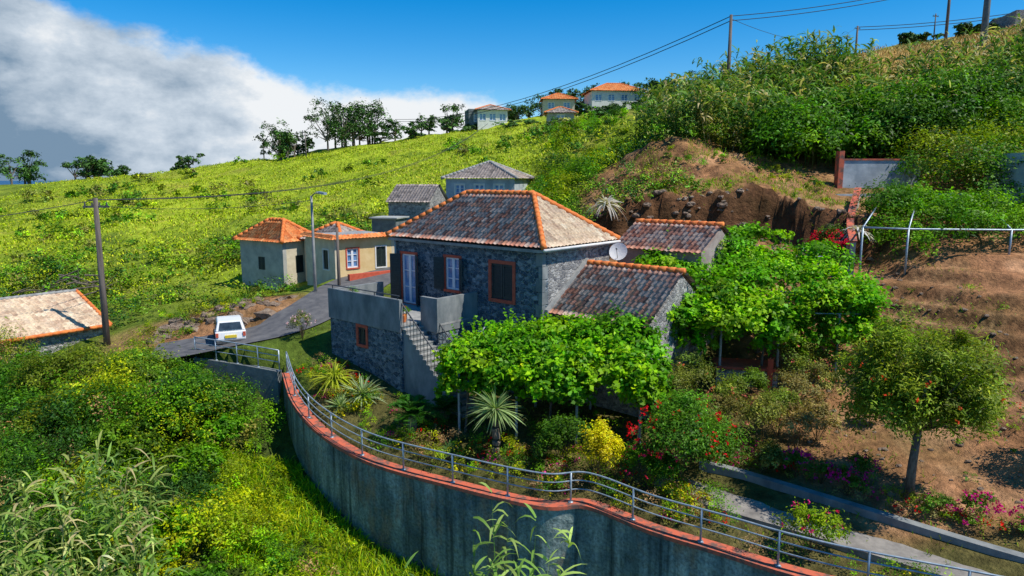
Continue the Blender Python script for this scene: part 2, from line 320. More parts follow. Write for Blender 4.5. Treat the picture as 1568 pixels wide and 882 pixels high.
def H(x,y,full=False):
    x=np.asarray(x,float);y=np.asarray(y,float); sd=sdist(x,y)
    w=np.where(x>-14.2,(sd>.17).astype(float),np.clip(.5+sd/6,0,1))
    z=fo_(x,y)*(1-w)+fi_(x,y)*w
    far=ss(38,70,np.hypot(x,y)); z=z+(fbm(x*.12,y*.12)-.5)*2.6*far+(fbm(x*.8,y*.8)-.5)*(.18+.5*ss(30,60,y))*np.where(w>.5,.6,1.6)
    bd_,bw=bankline(x,y); z=z+bw*(ss(-.4,.4,bd_)-.45)*2.6*np.exp(-np.abs(bd_)/3.0)
    z=z+bw*np.exp(-(bd_/1.0)**2)*(fbm(x*2.2,y*2.2)-.5)*1.5
    z=z+bw*ss(1.5,3,bd_)*(fbm(x*1.1,y*1.1)-.5)*1.0
    sm=soilmask(x,y,sd)
    rt=sm*ss(12,15,x)*ss(18,20,y)*ss(34,32,y)
    st=.62; q=(z+(fbm(x*.3,y*.3,2)-.5)*.5+(fbm(x*1.3,y*1.3,2)-.5)*.12)/st; fr=q-np.floor(q); zt=st*(np.floor(q)+ss(.45,.95,fr)); z=z*(1-rt*.85)+zt*rt*.85
    rd,rz=road_d(x,y); k=ss(3.6,2.1,rd)*(sd>0); z=z*(1-k)+(rz-.06)*k
    return (z,sd,sm,rd) if full else z
def h1(x,y): return float(H(np.array([x]),np.array([y]))[0])
def axis(lo,f0,f1,hi,st,g=1.06):
    a=list(np.arange(f0,f1+1e-6,st)); s=st; v=f1
    while v<hi: s=min(s*g,4); v+=s; a.append(v)
    s=st; v=f0; L=[]
    while v>lo: s=min(s*g,4); v-=s; L.append(v)
    return np.array(L[::-1]+a)
gx=axis(-260,-22,24,260,.25); gy=axis(-15,10,41,330,.25,1.03)
X,Y=np.meshgrid(gx,gy); Z,SD,SM,RD=H(X,Y,True)
nx=len(gx);ny=len(gy); I=np.arange(nx*ny).reshape(ny,nx)
F=np.stack([I[:-1,:-1],I[:-1,1:],I[1:,1:],I[1:,:-1]],-1).reshape(-1,4)
n1=fbm(X*.06,Y*.06); n2=fbm(X*.25+9,Y*.25); n3=fbm(X*.9,Y*.9)
def mixv(a,b,t): return a*(1-t[...,None])+np.array(b)*t[...,None]
C=np.zeros(X.shape+(3,))+np.array((.10,.15,.025))
C=mixv(C,(.25,.34,.03),ss(.33,.5,n1*.5+n2*.5)*ss(34,50,Y)*.97)
C=mixv(C,(.34,.44,.03),ss(58,78,Y)*ss(-85,-50,X)*ss(12,2,X)*ss(.2,.42,n2)*.97)
C=mixv(C,(.30,.24,.07),ss(.56,.70,n3*.4+n2*.6)*ss(36,50,Y)*.6)
C=mixv(C,(.46,.31,.11),ss(54,57,Y)*ss(24,29,X)*ss(110,90,Y))
C=mixv(C,(.14,.11,.05),(SD>.17)*ss(40,34,Y)*ss(-9,-8,X)*.8)
C=mixv(C,(.33,.17,.09),SM*.97)
C=mixv(C,(.48,.29,.17),SM*ss(.48,.7,n3)*.6)
BD,BW=bankline(X,Y); C=mixv(C,(.13,.06,.035),BW*ss(.8,.4,np.abs(BD))*(.55+.45*ss(.35,.6,n3)))
gz,gxx=np.gradient(Z,gy,gx); slope=np.hypot(gz,gxx); C=mixv(C,(.12,.06,.033),ss(.6,1.2,slope)*(SD>1)*SM*(X>0)*.85)
C=mixv(C,(.05,.075,.02),(SD<.1)*ss(36,32,Y)*.8)
mesh_np('terrain_ground',np.stack([X,Y,Z],-1),F,mt_ter,C=C.reshape(-1,3),smooth=True)
b_=B(); k=90000; b_.v=[np.array(p,float) for p in [(-k,-k,-300),(k,-k,-300),(k,k,-300),(-k,k,-300)]]; b_.f=[[0,1,2,3]]
m,nt,bb,o=newmat('sea_water'); t=tex(nt,'ShaderNodeTexNoise',.002); r=ramp(nt,[(.3,(.01,.07,.16)),(.7,(.02,.11,.22))]); nt.links.new(t.outputs[0],r.inputs[0]); nt.links.new(r.outputs[0],bb.inputs['Base Color']); bb.inputs['Roughness'].default_value=.5
b_.obj('sea',m)
b_=B(); b_.path(ROAD,[(-1.9,.0),(-.9,.03),(0,.04),(.9,.03),(1.9,.0)],closed=False); b_.obj('road',mt_asph,smooth=True)
# ------------------------------------------------------------------ retaining wall, coping, railing
e=empty('retaining_wall',(-1.78,21.25,-.8))
B().path(WP,[(-.2,-7),(-.2,-.13),(.2,-.13),(.2,-7)]).obj('wall_body',mt_ret,e)
B().path(WP,[(-.25,-.11),(-.24,0),(.24,0),(.25,-.11)]).obj('coping',mt_coping,e)
e=empty('bridge_parapet',(-12.4,30.8,0))
LP=catmull(WALL[:3],6)[:-1]
B().path(LP,[(-.15,-3),(-.15,.0),(.15,.0),(.15,-3)]).obj('parapet_wall',mt_concd,e)
def railing(name,P,h=.95,sp=2.1,rails=(.95,.68,.40),r=.028,mat=mt_metal):
    P=np.array(P); e=empty(name,tuple(P[len(P)//2])); b1=B(); b2=B()
    for z in rails: b1.tube(P+np.array([0,0,z]),r if z==rails[0] else r*.75,6)
    d=np.concatenate([[0],np.cumsum(np.linalg.norm(np.diff(P,axis=0),axis=1))]); n=max(1,round(d[-1]/sp))
    for i in range(n+1):
        s=d[-1]*i/n; q=np.array([np.interp(s,d,P[:,k]) for k in range(3)]); b2.tube([q-np.array([0,0,.05]),q+np.array([0,0,rails[0]])],r*1.15,8)
        b2.box(Fr(q[:2],(1,0),(0,1)),-.07,.07,-.07,.07,q[2]-.01,q[2]+.02)
    b1.obj('rails',mat,e,True); b2.obj('posts',mat,e,True)
railing('wall_railing',WP)
railing('lane_railing',LP,sp=1.3)
LW=catmull([(6.2,21.6,-.15),(7.4,20.8,-.2),(9.8,18.7,-.25),(12.7,16.1,-.3),(17,12.8,-.3)],8)
B().path(LW,[(-.14,-1.2),(-.14,0),(.14,0),(.14,-1.2)]).obj('low_concrete_wall',mt_terc)
pth=catmull([(5.0,21.2,-.5),(6.2,19.9,-.56),(8.4,18.3,-.6),(11.9,15.6,-.62),(16.2,12.8,-.62)],8)
B().path(pth,[(-.75,-.3),(-.75,0),(.75,0),(.75,-.3)]).obj('garden_path',mt_path)
# ------------------------------------------------------------------ roofs
def tile_slope(name,E0,E1,R0,R1,mat,parent,tw=.24,tl=.36,amp=.05):
    E0,E1,R0,R1=[np.array(p,float) for p in (E0,E1,R0,R1)]
    u=E1-E0; L=np.linalg.norm(u); u/=L; vv=(R0-E0)-((R0-E0)@u)*u; h=np.linalg.norm(vv); v=vv/h; n=np.cross(u,v); n=n if n[2]>0 else -n
    a1=(R0-E0)@u; b1=(R1-E0)@u; nc=max(2,int(math.ceil(h/tl))); K=6
    xs=np.arange(0,L+tw/K,tw/K); V=[];F=[];R=[]
    rc=rng.random((nc,len(xs)//K+2))
    for c in range(nc):
        for (vt,off) in ((c/nc,.055),((c+1)/nc,.012)):
            lo=a1*vt; hi=L+(b1-L)*vt; x=np.clip(xs,lo,hi)
            jit=np.repeat(rng.normal(size=len(xs)//K+2)*.008,K)[:len(xs)]
            off_=off+amp*(.5+.5*np.cos(2*math.pi*xs/tw))+jit
            V.append(E0+np.outer(x,u)+v*(h*vt)+np.outer(off_,n))
    V=np.array(V); m_=len(xs)
    for c in range(nc):
        for rr in ([2*c,2*c+1],[2*c-1,2*c]):
            if rr[0]<0: continue
            for i in range(m_-1):
                if np.linalg.norm(V[rr[0],i]-V[rr[0],i+1])<1e-4 and np.linalg.norm(V[rr[1],i]-V[rr[1],i+1])<1e-4: continue
                F.append([rr[0]*m_+i,rr[0]*m_+i+1,rr[1]*m_+i+1,rr[1]*m_+i]); R.append(rc[c,i//K])
    return mesh_np(name,V,F,mat,rnd=R,parent=parent)
def cap(b,p,q,r=.12,st=.36):
    p=np.array(p,float);q=np.array(q,float);L=np.linalg.norm(q-p);n=max(1,int(L/st)); d=(q-p)/L
    for i in range(n):
        a=p+d*L*i/n; c=p+d*(L*(i+1)/n+.04); b.tube([a,c],[r*1.12,r*.85],8)
def hip(fr,s0,s1,t0,t1,ze,zr,parent,mats,tw=.24,tl=.36,caps=True,r=.12):
    ls=s1-s0; lt=t1-t0; k=min(ls,lt)/2
    if ls>=lt: A=fr.p(s0+k,(t0+t1)/2,zr); C_=fr.p(s1-k,(t0+t1)/2,zr)
    else: A=fr.p((s0+s1)/2,t0+k,zr); C_=fr.p((s0+s1)/2,t1-k,zr)
    p00=fr.p(s0,t0,ze);p10=fr.p(s1,t0,ze);p11=fr.p(s1,t1,ze);p01=fr.p(s0,t1,ze)
    if ls>=lt: sl=[(p00,p10,A,C_),(p10,p11,C_,C_),(p11,p01,C_,A),(p01,p00,A,A)]; hips=[(p00,A),(p01,A),(p10,C_),(p11,C_)]
    else: sl=[(p00,p10,A,A),(p10,p11,A,C_),(p11,p01,C_,C_),(p01,p00,C_,A)]; hips=[(p00,A),(p10,A),(p01,C_),(p11,C_)]
    for i,q in enumerate(sl): tile_slope('roof_slope_%d'%i,*q,mats[i%len(mats)],parent,tw,tl)
    if caps:
        b=B(); up=np.array([0,0,.07])
        for (p,q) in hips: cap(b,p+up,q+up,r)
        if np.linalg.norm(A-C_)>.3: cap(b,A+up,C_+up,r)
        b.obj('ridge_tiles',mt_ridge if caps is True else caps,parent,True)
def window(fr,c,w,z0,z1,t,out,parent,i,kind='glass',fm=None,axis='s',border=.13,sur=mt_red):
    def bx(b,a0,a1,d0,d1,y0,y1):
        lo,hi=sorted((t+out*d0,t+out*d1))
        if axis=='s': b.box(fr,a0,a1,lo,hi,y0,y1)
        else: b.box(fr,lo,hi,a0,a1,y0,y1)
    a0=c-w/2;a1=c+w/2
    if sur is not None:
        b=B(); bo=border
        bx(b,a0-bo,a0+.003,-.02,.035,z0-bo,z1+bo); bx(b,a1-.003,a1+bo,-.02,.035,z0-bo,z1+bo)
        bx(b,a0+.003,a1-.003,-.02,.033,z1,z1+bo); bx(b,a0+.003,a1-.003,-.02,.05,z0-bo,z0); b.obj('surround_%d'%i,sur,parent)
    if kind=='shut':
        b=B(); mid=(a0+a1)/2
        for (p,q) in ((a0+.01,mid-.012),(mid+.012,a1-.01)):
            bx(b,p,p+.07,-.08,-.03,z0+.01,z1-.01); bx(b,q-.07,q,-.08,-.03,z0+.01,z1-.01); bx(b,p+.07,q-.07,-.08,-.035,z0+.01,z0+.1); bx(b,p+.07,q-.07,-.08,-.035,z1-.1,z1-.01)
            n=int((z1-z0-.2)/.07)
            for k in range(n):
                z=z0+.1+k*.07; bx(b,p+.07,q-.07,-.075,-.045,z,z+.05)
        bx(b,a0,a1,-.1,-.085,z0,z1); b.obj('shutters_%d'%i,mt_shut,parent)
    else:
        b=B(); bx(b,a0,a1,-.14,-.11,z0,z1); b.obj('glass_%d'%i,mt_glass,parent)
        b=B(); f=.075; mid=(a0+a1)/2
        for (p,q) in ((a0,mid),(mid,a1)):
            bx(b,p,p+f,-.11,-.05,z0,z1); bx(b,q-f,q,-.11,-.05,z0,z1); bx(b,p+f,q-f,-.11,-.052,z0,z0+f); bx(b,p+f,q-f,-.11,-.052,z1-f,z1); 
            zz=z0+(z1-z0)*.66; bx(b,p+f,q-f,-.105,-.06,zz,zz+.04); bx(b,p+f,q-f,-.105,-.06,z0+(z1-z0)*.33,z0+(z1-z0)*.33+.04)
        b.obj('casement_%d'%i,fm or mt_frame,parent)
    if kind=='open':
        b=B(); wl=w/2+.02
        for sgn,x in ((-1,a0-.05),(1,a1+.05)):
            p0=(x,.05); p1=(x+sgn*wl*.82,.05+wl*.55)
            def pt(q,z): 
                return fr.p(q[0],t+out*q[1],z) if axis=='s' else fr.p(t+out*q[1],q[0],z)
            off=(-sgn*.02,.035); P4=[p0,p1,(p1[0]+off[0],p1[1]+off[1]),(p0[0]+off[0],p0[1]+off[1])]
            b.prism([pt(q,z0) for q in P4],(0,0,z1-z0))
            n=int((z1-z0-.2)/.09)
            for k in range(n):
                z=z0+.1+k*.09
                for (u0,u1,dd) in ((.12,.88,-.012),(.12,.88,.047)):
                    qa=(p0[0]+(p1[0]-p0[0])*u0-sgn*.5*dd,p0[1]+(p1[1]-p0[1])*u0+dd*.85); qb=(p0[0]+(p1[0]-p0[0])*u1-sgn*.5*dd,p0[1]+(p1[1]-p0[1])*u1+dd*.85)
                    b.prism([pt(qa,z),pt(qb,z),pt((qb[0],qb[1]+.015),z),pt((qa[0],qa[1]+.015),z)],(0,0,.05))
        b.obj('open_shutters_%d'%i,mt_shut,parent)
# ------------------------------------------------------------------ main house
HF=Fr((1.24,27),(-.758,.652),(.652,.758))
e=empty('stone_house',tuple(HF.p(4.7,2.7,0)))
dr=(7.85,8.85,3.08,5.45); w1=(4.95,5.85,4.05,5.5); w2=(1.85,3.05,3.95,5.45)
b=B(); b.wall(HF,'s',.3,9.3,.3,.7,-1,6.08,[dr,w1,w2,(3.0,3.85,.05,2.1)])
b.wall(HF,'t',.7,5.2,8.9,9.3,-1,6.08); b.wall(HF,'s',.7,8.9,4.8,5.2,-1,6.08); b.obj('stone_walls',mt_stone,e)
B().wall(HF,'t',.7,5.2,.3,.7,-1,6.08).obj('gable_wall',mt_stone2,e)
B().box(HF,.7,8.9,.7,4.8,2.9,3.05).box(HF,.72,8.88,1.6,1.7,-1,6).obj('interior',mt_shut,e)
B().box(HF,.06,9.54,.06,5.44,6.08,6.2).obj('eave_slab',mt_conc,e)
b=B()
for i in range(12):
    k=.34 if i%2 else .2; kk=.2 if i%2 else .34; z=-.2+i*.52; b.box(HF,.27,.27+k,.275,.275+.02,z,z+.5); b.box(HF,.28,.3,.296,.296+kk,z,z+.5)
b.obj('quoins',mt_terc,e)
b=B(); b.tube([HF.p(-.04,-.02,6.2),HF.p(-.04,5.5,6.2)],.06,8); b.obj('gutter',mt_white,e,True)
hip(HF,0,9.6,0,5.5,6.25,8.28,e,[mt_roof,mt_roof,mt_roof,mt_roofp])
window(HF,8.35,1.0,3.08,5.45,.3,-1,e,0,'open',border=.12)
window(HF,5.4,.9,4.05,5.5,.3,-1,e,1,'open',border=.12)
window(HF,2.45,1.2,3.95,5.45,.3,-1,e,2,'shut',border=.15)
window(HF,3.42,.85,.05,2.1,.3,-1,e,3,'shut',border=.12)
b=B(); b.box(HF,3.9,9.8,-2.05,.28,-1.5,2.98); b.box(HF,4.9,9.8,-2.8,-2.05,-1.5,2.98); b.wall(HF,'s',4.9,9.8,-3.2,-2.8,-1.5,2.98,[(7.2,7.75,1.85,2.6)]); b.obj('terrace_base',mt_stone,e)
b=B(); b.box(HF,3.85,9.84,-2.05,.28,2.98,3.06); b.box(HF,4.88,9.84,-3.24,-2.05,2.98,3.06); b.obj('terrace_floor',mt_conc,e)
b=B(); b.box(HF,4.9,9.85,-3.25,-3.08,2.75,4.1); b.box(HF,9.68,9.85,-3.08,-.2,2.75,4.05); b.box(HF,3.86,4.88,-2.12,-1.95,2.7,4.12); b.box(HF,3.86,4.03,-1.95,.28,2.7,4.12); b.obj('parapets',mt_terc,e)
window(HF,7.475,.55,1.85,2.6,-3.2,-1,e,4,'shut',border=.13); 
b=B(); bs_=B()
for i in range(17):
    z=3.06-.18*(i+1); s=4.9-.2*(i); b.box(HF,s-.22,s,-3.12,-2.06,z-.05,z+.001*i); bs_.box(HF,s-.2,s,-3.08,-2.1,-1,z-.052)
b.obj('stair_treads',mt_conc,e); bs_.obj('stair_mass',mt_terc,e)
b=B(); top=[HF.p(4.95-.2*i,-3.12,4.0-.18*i) for i in range(17)]
b.tube(top,.03,6)
for i in range(17): b.tube([HF.p(4.8-.2*i,-3.12,2.9-.18*(i)),HF.p(4.8-.2*i,-3.12,3.88-.18*i)],.014,5)
top=[HF.p(3.9-.2*i,-2.0,3.1-.18*i) for i in range(12)]
b.tube(top,.03,6)
for i in range(12): b.tube([HF.p(3.9-.2*i,-2.0,2.0-.18*(i)),HF.p(3.9-.2*i,-2.0,3.1-.18*i)],.014,5)
b.tube([HF.p(5,-3.16,4.25),HF.p(9.7,-3.16,4.25)],.025,6)
for s in (5.1,6.6,8.1,9.6): b.tube([HF.p(s,-3.16,4.05),HF.p(s,-3.16,4.25)],.02,6)
b.obj('stair_railing',mt_iron,e)
B().tube([HF.p(9.2,.2,6.1),HF.p(9.2,.2,3.1)],.05,8).obj('downpipe',mt_conc,e,True)
e=empty('stone_annex',tuple(HF.p(-2,3,0)))
def gable(fr,s0,s1,t0,t1,tr,ze0,ze1,zr,z0,wm,rm,e,oh=.25,tw=.24,capm=True):
    b=B(); 
    b.box(fr,s0,s1,t0,t0+.3,z0,ze0-.08); b.box(fr,s0,s1,t1-.3,t1,z0,ze1-.08)
    for s in (s0,s1-.3):
        b.prism([fr.p(s,t0+.3,z0),fr.p(s,t1-.3,z0),fr.p(s,t1-.3,ze1-.1),fr.p(s,tr,zr-.12),fr.p(s,t0+.3,ze0-.1)],fr.p(.3,0,0)-fr.p(0,0,0))
    b.obj('walls',wm,e)
    k0=(zr-ze0)/(tr-t0); k1=(zr-ze1)/(t1-tr)
    tile_slope('roof_front',fr.p(s0-.1,t0-oh,ze0-oh*k0),fr.p(s1+.1,t0-oh,ze0-oh*k0),fr.p(s0-.1,tr,zr),fr.p(s1+.1,tr,zr),rm,e,tw)
    tile_slope('roof_back',fr.p(s0-.1,t1+oh,ze1-oh*k1),fr.p(s1+.1,t1+oh,ze1-oh*k1),fr.p(s0-.1,tr,zr),fr.p(s1+.1,tr,zr),rm,e,tw)
    if capm:
        b=B(); cap(b,fr.p(s0-.1,tr,zr+.06),fr.p(s1+.1,tr,zr+.06),.12); b.obj('ridge_tiles',mt_ridge,e,True)
gable(HF,-4.3,.1,.8,5.3,3.25,3.75,4.2,5.38,-1,mt_stone2,mt_roof,e)
B().prism([HF.p(.12,.45,3.2),HF.p(.12,.45,3.75),HF.p(.12,3.3,5.62),HF.p(.12,3.3,5.1)],HF.p(.16,0,0)-HF.p(0,0,0)).obj('verge_parapet',mt_conc,e)
e=empty('plastered_annex',tuple(HF.p(-2,7,2)))
gable(HF,-3.9,.2,5.7,9.2,7.5,6.0,6.0,6.95,1,mt_pink,mt_roof,e)
dc=np.array([4.62,29.9,5.85]); e=empty('satellite_dish',tuple(dc)); b=B(); nd=nrm(np.array([-.35,-.85,.4])); u=nrm(np.cross(nd,[0,0,1.])); w=np.cross(u,nd)
for (rr,dd) in [(0.001,0),(.13,.008),(.26,.03),(.40,.07)]:
    for k in range(20):
        a_=k*math.pi/10; b.v.append(dc+nd*dd+(u*math.cos(a_)+w*math.sin(a_))*rr)
for i in range(3):
    for k in range(20): b.f.append([i*20+k,i*20+(k+1)%20,(i+1)*20+(k+1)%20,(i+1)*20+k])
b.obj('reflector',mt_white,e,True)
B().tube([dc-w*.3+nd*.05,dc+nd*.42],.012,6).tube([dc+nd*.38,dc+nd*.46],.035,8).tube([dc-nd*.03,dc-nd*.15,dc-nd*.15-np.array([0,0,.9])],.025,8).obj('feed_and_mast',mt_iron,e)
# ------------------------------------------------------------------ other houses
def small_house(name,o,a,bv,la,lb,z0,z1,zr,wm,rm,wins=(),oh=.3,tw=.26,wm2=None,capm=True):
    fr=Fr(o,a,bv); e=empty(name,(o[0],o[1],z0)); b=B()
    opsA=[(w[1]-w[2]/2,w[1]+w[2]/2,w[3],w[4]) for w in wins if w[0]=='a']; opsB=[(w[1]-w[2]/2,w[1]+w[2]/2,w[3],w[4]) for w in wins if w[0]=='b']
    b.wall(fr,'s',0,la,0,.3,z0-2,z1,opsA); b.box(fr,0,la,lb-.3,lb,z0-2,z1); b.box(fr,la-.3,la,.3,lb-.3,z0-2,z1)
    b.obj('walls',wm,e)
    B().wall(fr,'t',.3,lb-.3,0,.3,z0-2,z1,opsB).obj('side_wall',wm2 or wm,e)
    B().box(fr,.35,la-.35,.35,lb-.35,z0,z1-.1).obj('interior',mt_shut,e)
    for i,w in enumerate(wins):
        window(fr,w[1],w[2],w[3],w[4],0,-1,e,i,w[5] if len(w)>5 else 'glass',axis='s' if w[0]=='a' else 't',border=.08,sur=w[6] if len(w)>6 else mt_white)
    if zr: hip(fr,-oh,la+oh,-oh,lb+oh,z1,zr,e,[rm],tw,.4,caps=capm,r=.13)
    return fr,e
small_house('orange_roof_cottage',(-15.3,46),(-.85,.53),(.53,.85),4.4,2.9,1.6,4.75,6.1,mt_greyp,mt_roofo,[('a',2.2,.7,2.8,3.7,'shut',None),('b',1.4,.7,2.6,3.8,'shut',None)],wm2=mt_cream)  # shade painted in: left wall grey as the shaded face, side wall sunlit cream
fr,e=small_house('yellow_house',(-10.8,42),(-.66,.75),(.75,.66),4.0,4.3,2.2,5.35,None,mt_cream,None,[('b',1.2,.8,3.5,4.7,'glass',mt_red),('b',3.2,.7,3.4,4.7,'shut',mt_white),('a',1.2,.7,3.4,4.6,'shut',mt_white)],wm2=mt_yellow)
B().box(fr,.1,3.9,.1,4.2,5.35,5.45).obj('flat_roof',mt_conc,e)
for q in ((fr.p(-.4,-.4,5.3),fr.p(4.3,-.4,5.3),fr.p(-.0,.15,5.55),fr.p(4,.15,5.55)),(fr.p(-.4,4.6,5.3),fr.p(-.4,-.4,5.3),fr.p(.15,4.4,5.55),fr.p(.15,.0,5.55))): tile_slope('tile_edge',*q,mt_roofo,e,.24,.3)
B().box(fr,-1.4,-1.15,.2,5.5,1,3.3).obj('brick_balcony_wall',mt_red,e)
B().box(fr,-1.15,-.0,.2,5.5,1.0,2.7).obj('porch',mt_greyp,e)
small_house('cream_cottage',(-14.2,47.2),(.9,-.43),(.43,.9),3.2,3,2,4.9,5.9,mt_cream,mt_roofg,[('a',1.0,.7,2.4,4.3,'shut',None),('a',2.4,.6,3.1,4.1,'shut',None)])
small_house('hip_roof_house',(.2,57),(-.97,.25),(.25,.97),5.9,6,7.0,8.95,10.35,mt_bluep,mt_roofg,[('a',1.3,.8,7.5,8.5,'glass'),('a',3,.8,7.5,8.5,'glass'),('a',4.7,.8,7.5,8.5,'glass')],capm=mt_conc)
fr=Fr((-6.3,53.2),(-.97,.25),(.25,.97)); e=empty('tiled_shed',(-8,54,6)); gable(fr,0,3.4,0,4,2,7.3,7.3,8.5,4,mt_stone2,mt_roofg,e,capm=False)
fr=Fr((-8.4,50.2),(-.97,.25),(.25,.97)); e=empty('flat_roof_shed',(-8.4,50,5)); B().box(fr,0,1.9,0,2.0,3.5,6.1).obj('walls',mt_concd,e); B().box(fr,-.15,2.05,-.15,2.15,6.1,6.2).obj('roof_slab',mt_greyp,e)
LF=Fr((-22.3,37.5),(-.603,-.798),(-.798,.603)); e=empty('left_tiled_house',(-26,34,0))
gable(LF,0,13,.3,8.1,4.2,1.05,1.05,2.45,-3,mt_stone2,mt_roofp,e,oh=.3,capm=False)
b=B(); cap(b,LF.p(-.1,.0,.98),LF.p(13,.0,.98),.1); cap(b,LF.p(-.12,.05,1.0),LF.p(-.12,4.2,2.5),.1); b.obj('orange_edge_tiles',mt_ridge,e,True)
b=B(); cap(b,LF.p(-.1,4.2,2.5),LF.p(13,4.2,2.5),.1); b.obj('ridge_tiles',mt_conc,e,True)
def far_house(name,x,y,z,la,lb,h,rh,wm,rm,ang=0,nw=3):
    a=(math.cos(ang),math.sin(ang)); bv=(-math.sin(ang),math.cos(ang))
    wins=[('a',la*(i+.5)/nw,1.3,z+h*.35,z+h*.78,'glass') for i in range(nw)]
    return small_house(name,(x,y),a,bv,la,lb,z,z+h,(z+h+rh) if rh else None,wm,rm,wins,oh=.6,tw=.5)
far_house('white_hill_villa',16.6,148,23.9,11.0,8,3.0,2.0,mt_white,mt_roofo,.1,4)
far_house('cream_hill_villa',6.6,150,22.6,6.6,6,2.8,1.5,mt_cream,mt_roofo,0,2)
far_house('white_hill_house',-7.0,145,19.6,6.2,7,3.2,1.3,mt_white,mt_roofg,.2,3)
far_house('grey_hill_house',-8.9,146,19.2,3.5,6,3.9,0,mt_concd,None,.2,1)
far_house('low_hill_shed',6.0,120,18.6,4.5,4,1.3,1.1,mt_greyp,mt_roofg,0,1)
far_house('hilltop_stone_house',55.5,80,23.5,8,7,3.8,0,mt_stone2,None,-.2,2)
e=empty('garden_wall',(21.5,42,8)); B().box(W0,19.6,24.2,41.6,41.9,7,10.05).obj('wall',mt_bluep,e); B().box(W0,19.5,24.3,41.55,41.95,10.05,10.15).box(W0,19.3,19.6,41.5,42,7.5,10.6).obj('coping',mt_coping,e)
B().box(W0,18.6,21.2,40.4,41.2,6.8,8.1).obj('water_tank',mt_bluep)
B().box(Fr((26.3,35.5),(1,.1),(-.1,1)),0,4,0,3,6,10.3).obj('concrete_shed',mt_bluep)
e=empty('sloping_wall',(17,35,5)); q=catmull([(16.1,32.6,6.0),(17.3,35.5,6.9),(19.4,39.2,8.4)],6)
B().path(q,[(-.12,-3),(-.12,0),(.12,0),(.12,-3)]).obj('wall',mt_greyp,e); B().path(q,[(-.17,0),(-.17,.09),(.17,.09),(.17,0)]).obj('coping',mt_coping,e)
e=empty('metal_trellis',(18.1,32,4)); b=B()
fp=[(16.3,32.2,6.75),(18.2,31.8,6.7),(22.5,31.2,6.7),(27,30.8,6.8)]; bp=[(20.3,38,8.15),(22,37.8,8.15),(25,37.4,8.15),(29,37,8.2)]
b.tube(fp,.045,8); b.tube(bp,.045,8)
for p,q in zip(fp,bp):
    b.tube([p,q],.04,8); b.tube([(p[0],p[1],h1(p[0],p[1])-.3),p],.05,8); b.tube([(q[0],q[1],h1(q[0],q[1])-.3),q],.05,8)
b.obj('frame',mt_metal,e,True)
e=empty('stone_cistern',(8.8,25.9,.6)); cf=Fr((8.0,26.2),(.97,-.22),(.22,.97))
B().box(cf,0,2.3,.3,1.6,-.5,1.6).obj('walls',mt_stone2,e); B().box(cf,-.06,2.36,.24,1.66,1.6,1.7).box(cf,1.9,2.1,.2,.3,.6,2.1).obj('coping',mt_red,e)
# ------------------------------------------------------------------ poles, wires
def pole(name,x,y,z0,z1,r,mat=mt_wood,arms=True,lean=0):
    e=empty(name,(x,y,z0)); B().tube([(x,y,z0-1),(x+lean*.5,y,(z0+z1)/2),(x+lean,y,z1)],[r*1.2,r,r*.75],10).obj('shaft',mat,e,True)
    if arms:
        b=B(); q_=Fr((x+lean,y),(.95,.3),(-.3,.95)); b.box(q_,-.6,.6,-.05,.05,z1-.5,z1-.4)
        for k in (-.5,-.17,.17,.5):
            q=q_.p(k,0,z1-.4); b.tube([q,q+np.array([0,0,.18])],[.05,.03],6)
        b.obj('crossarm',mt_iron,e)
pole('utility_pole',-21.6,36,.2,8.0,.15,lean=.1)
pole('utility_pole',17.5,58,13,21.9,.15,arms=False); pole('utility_pole',62,130,28,36,.2); pole('utility_pole',45,75,20,32,.15,arms=False)
pole('utility_pole',39.8,61,18,29,.26,mt_concd,arms=False); pole('utility_pole',-10.1,40,2.3,6.2,.09,arms=False)
for (x,y) in ((-42,142),(-50,142),(-38,130),(70,120),(58,125)): 
    pole('utility_pole',x,y,h1(x,y),h1(x,y)+4.5,.1)
e=empty('street_lamp',(-11.1,38.6,2.5)); B().tube([(-11.1,38.6,2),(-11.1,38.6,5),(-11.1,38.6,8.05)],[.1,.08,.06],10).tube([(-11.1,38.6,8.0),(-10.8,38.3,8.2),(-10.6,38.1,8.22)],.035,8).obj('column',mt_conc,e,True)
B().prism([(-10.75,38.35,8.17),(-10.2,37.8,8.12),(-10.05,37.95,8.12),(-10.6,38.5,8.17)],(0,0,.12)).obj('lamp_head',mt_metal,e)
def wire(b,p,q,sag,r=.02):
    p=np.array(p,float);q=np.array(q,float); b.tube([p+(q-p)*t-np.array([0,0,sag*4*t*(1-t)]) for t in np.linspace(0,1,17)],r,5)
e=empty('power_lines',(0,60,20)); b=B()
for dz in (0,.35): wire(b,(17.5,58,21.8-dz),(-20,122,19-dz),2.2,.035); wire(b,(17.5,58,21.8-dz),(39.8,61,26-dz),.5,.03)
for dx in (-.4,.4): wire(b,(-21.5+dx,36,7.9),(-4,118,18),3,.025)
wire(b,(-21.5,36,7.9),(-34,22,6.4),.5,.02); wire(b,(39.8,61,27.5),(60,50,30),.5,.03)
for dz in (0,.5): wire(b,(62,130,35.8-dz),(110,118,41-dz),1.5,.06)
wire(b,(62,130,35.8),(17.5,58,21.6),2,.02)
wire(b,(-21.5,36,7.6),(-11.1,38.6,7.8),.3,.015)
b.obj('wires',mt_wire,e)
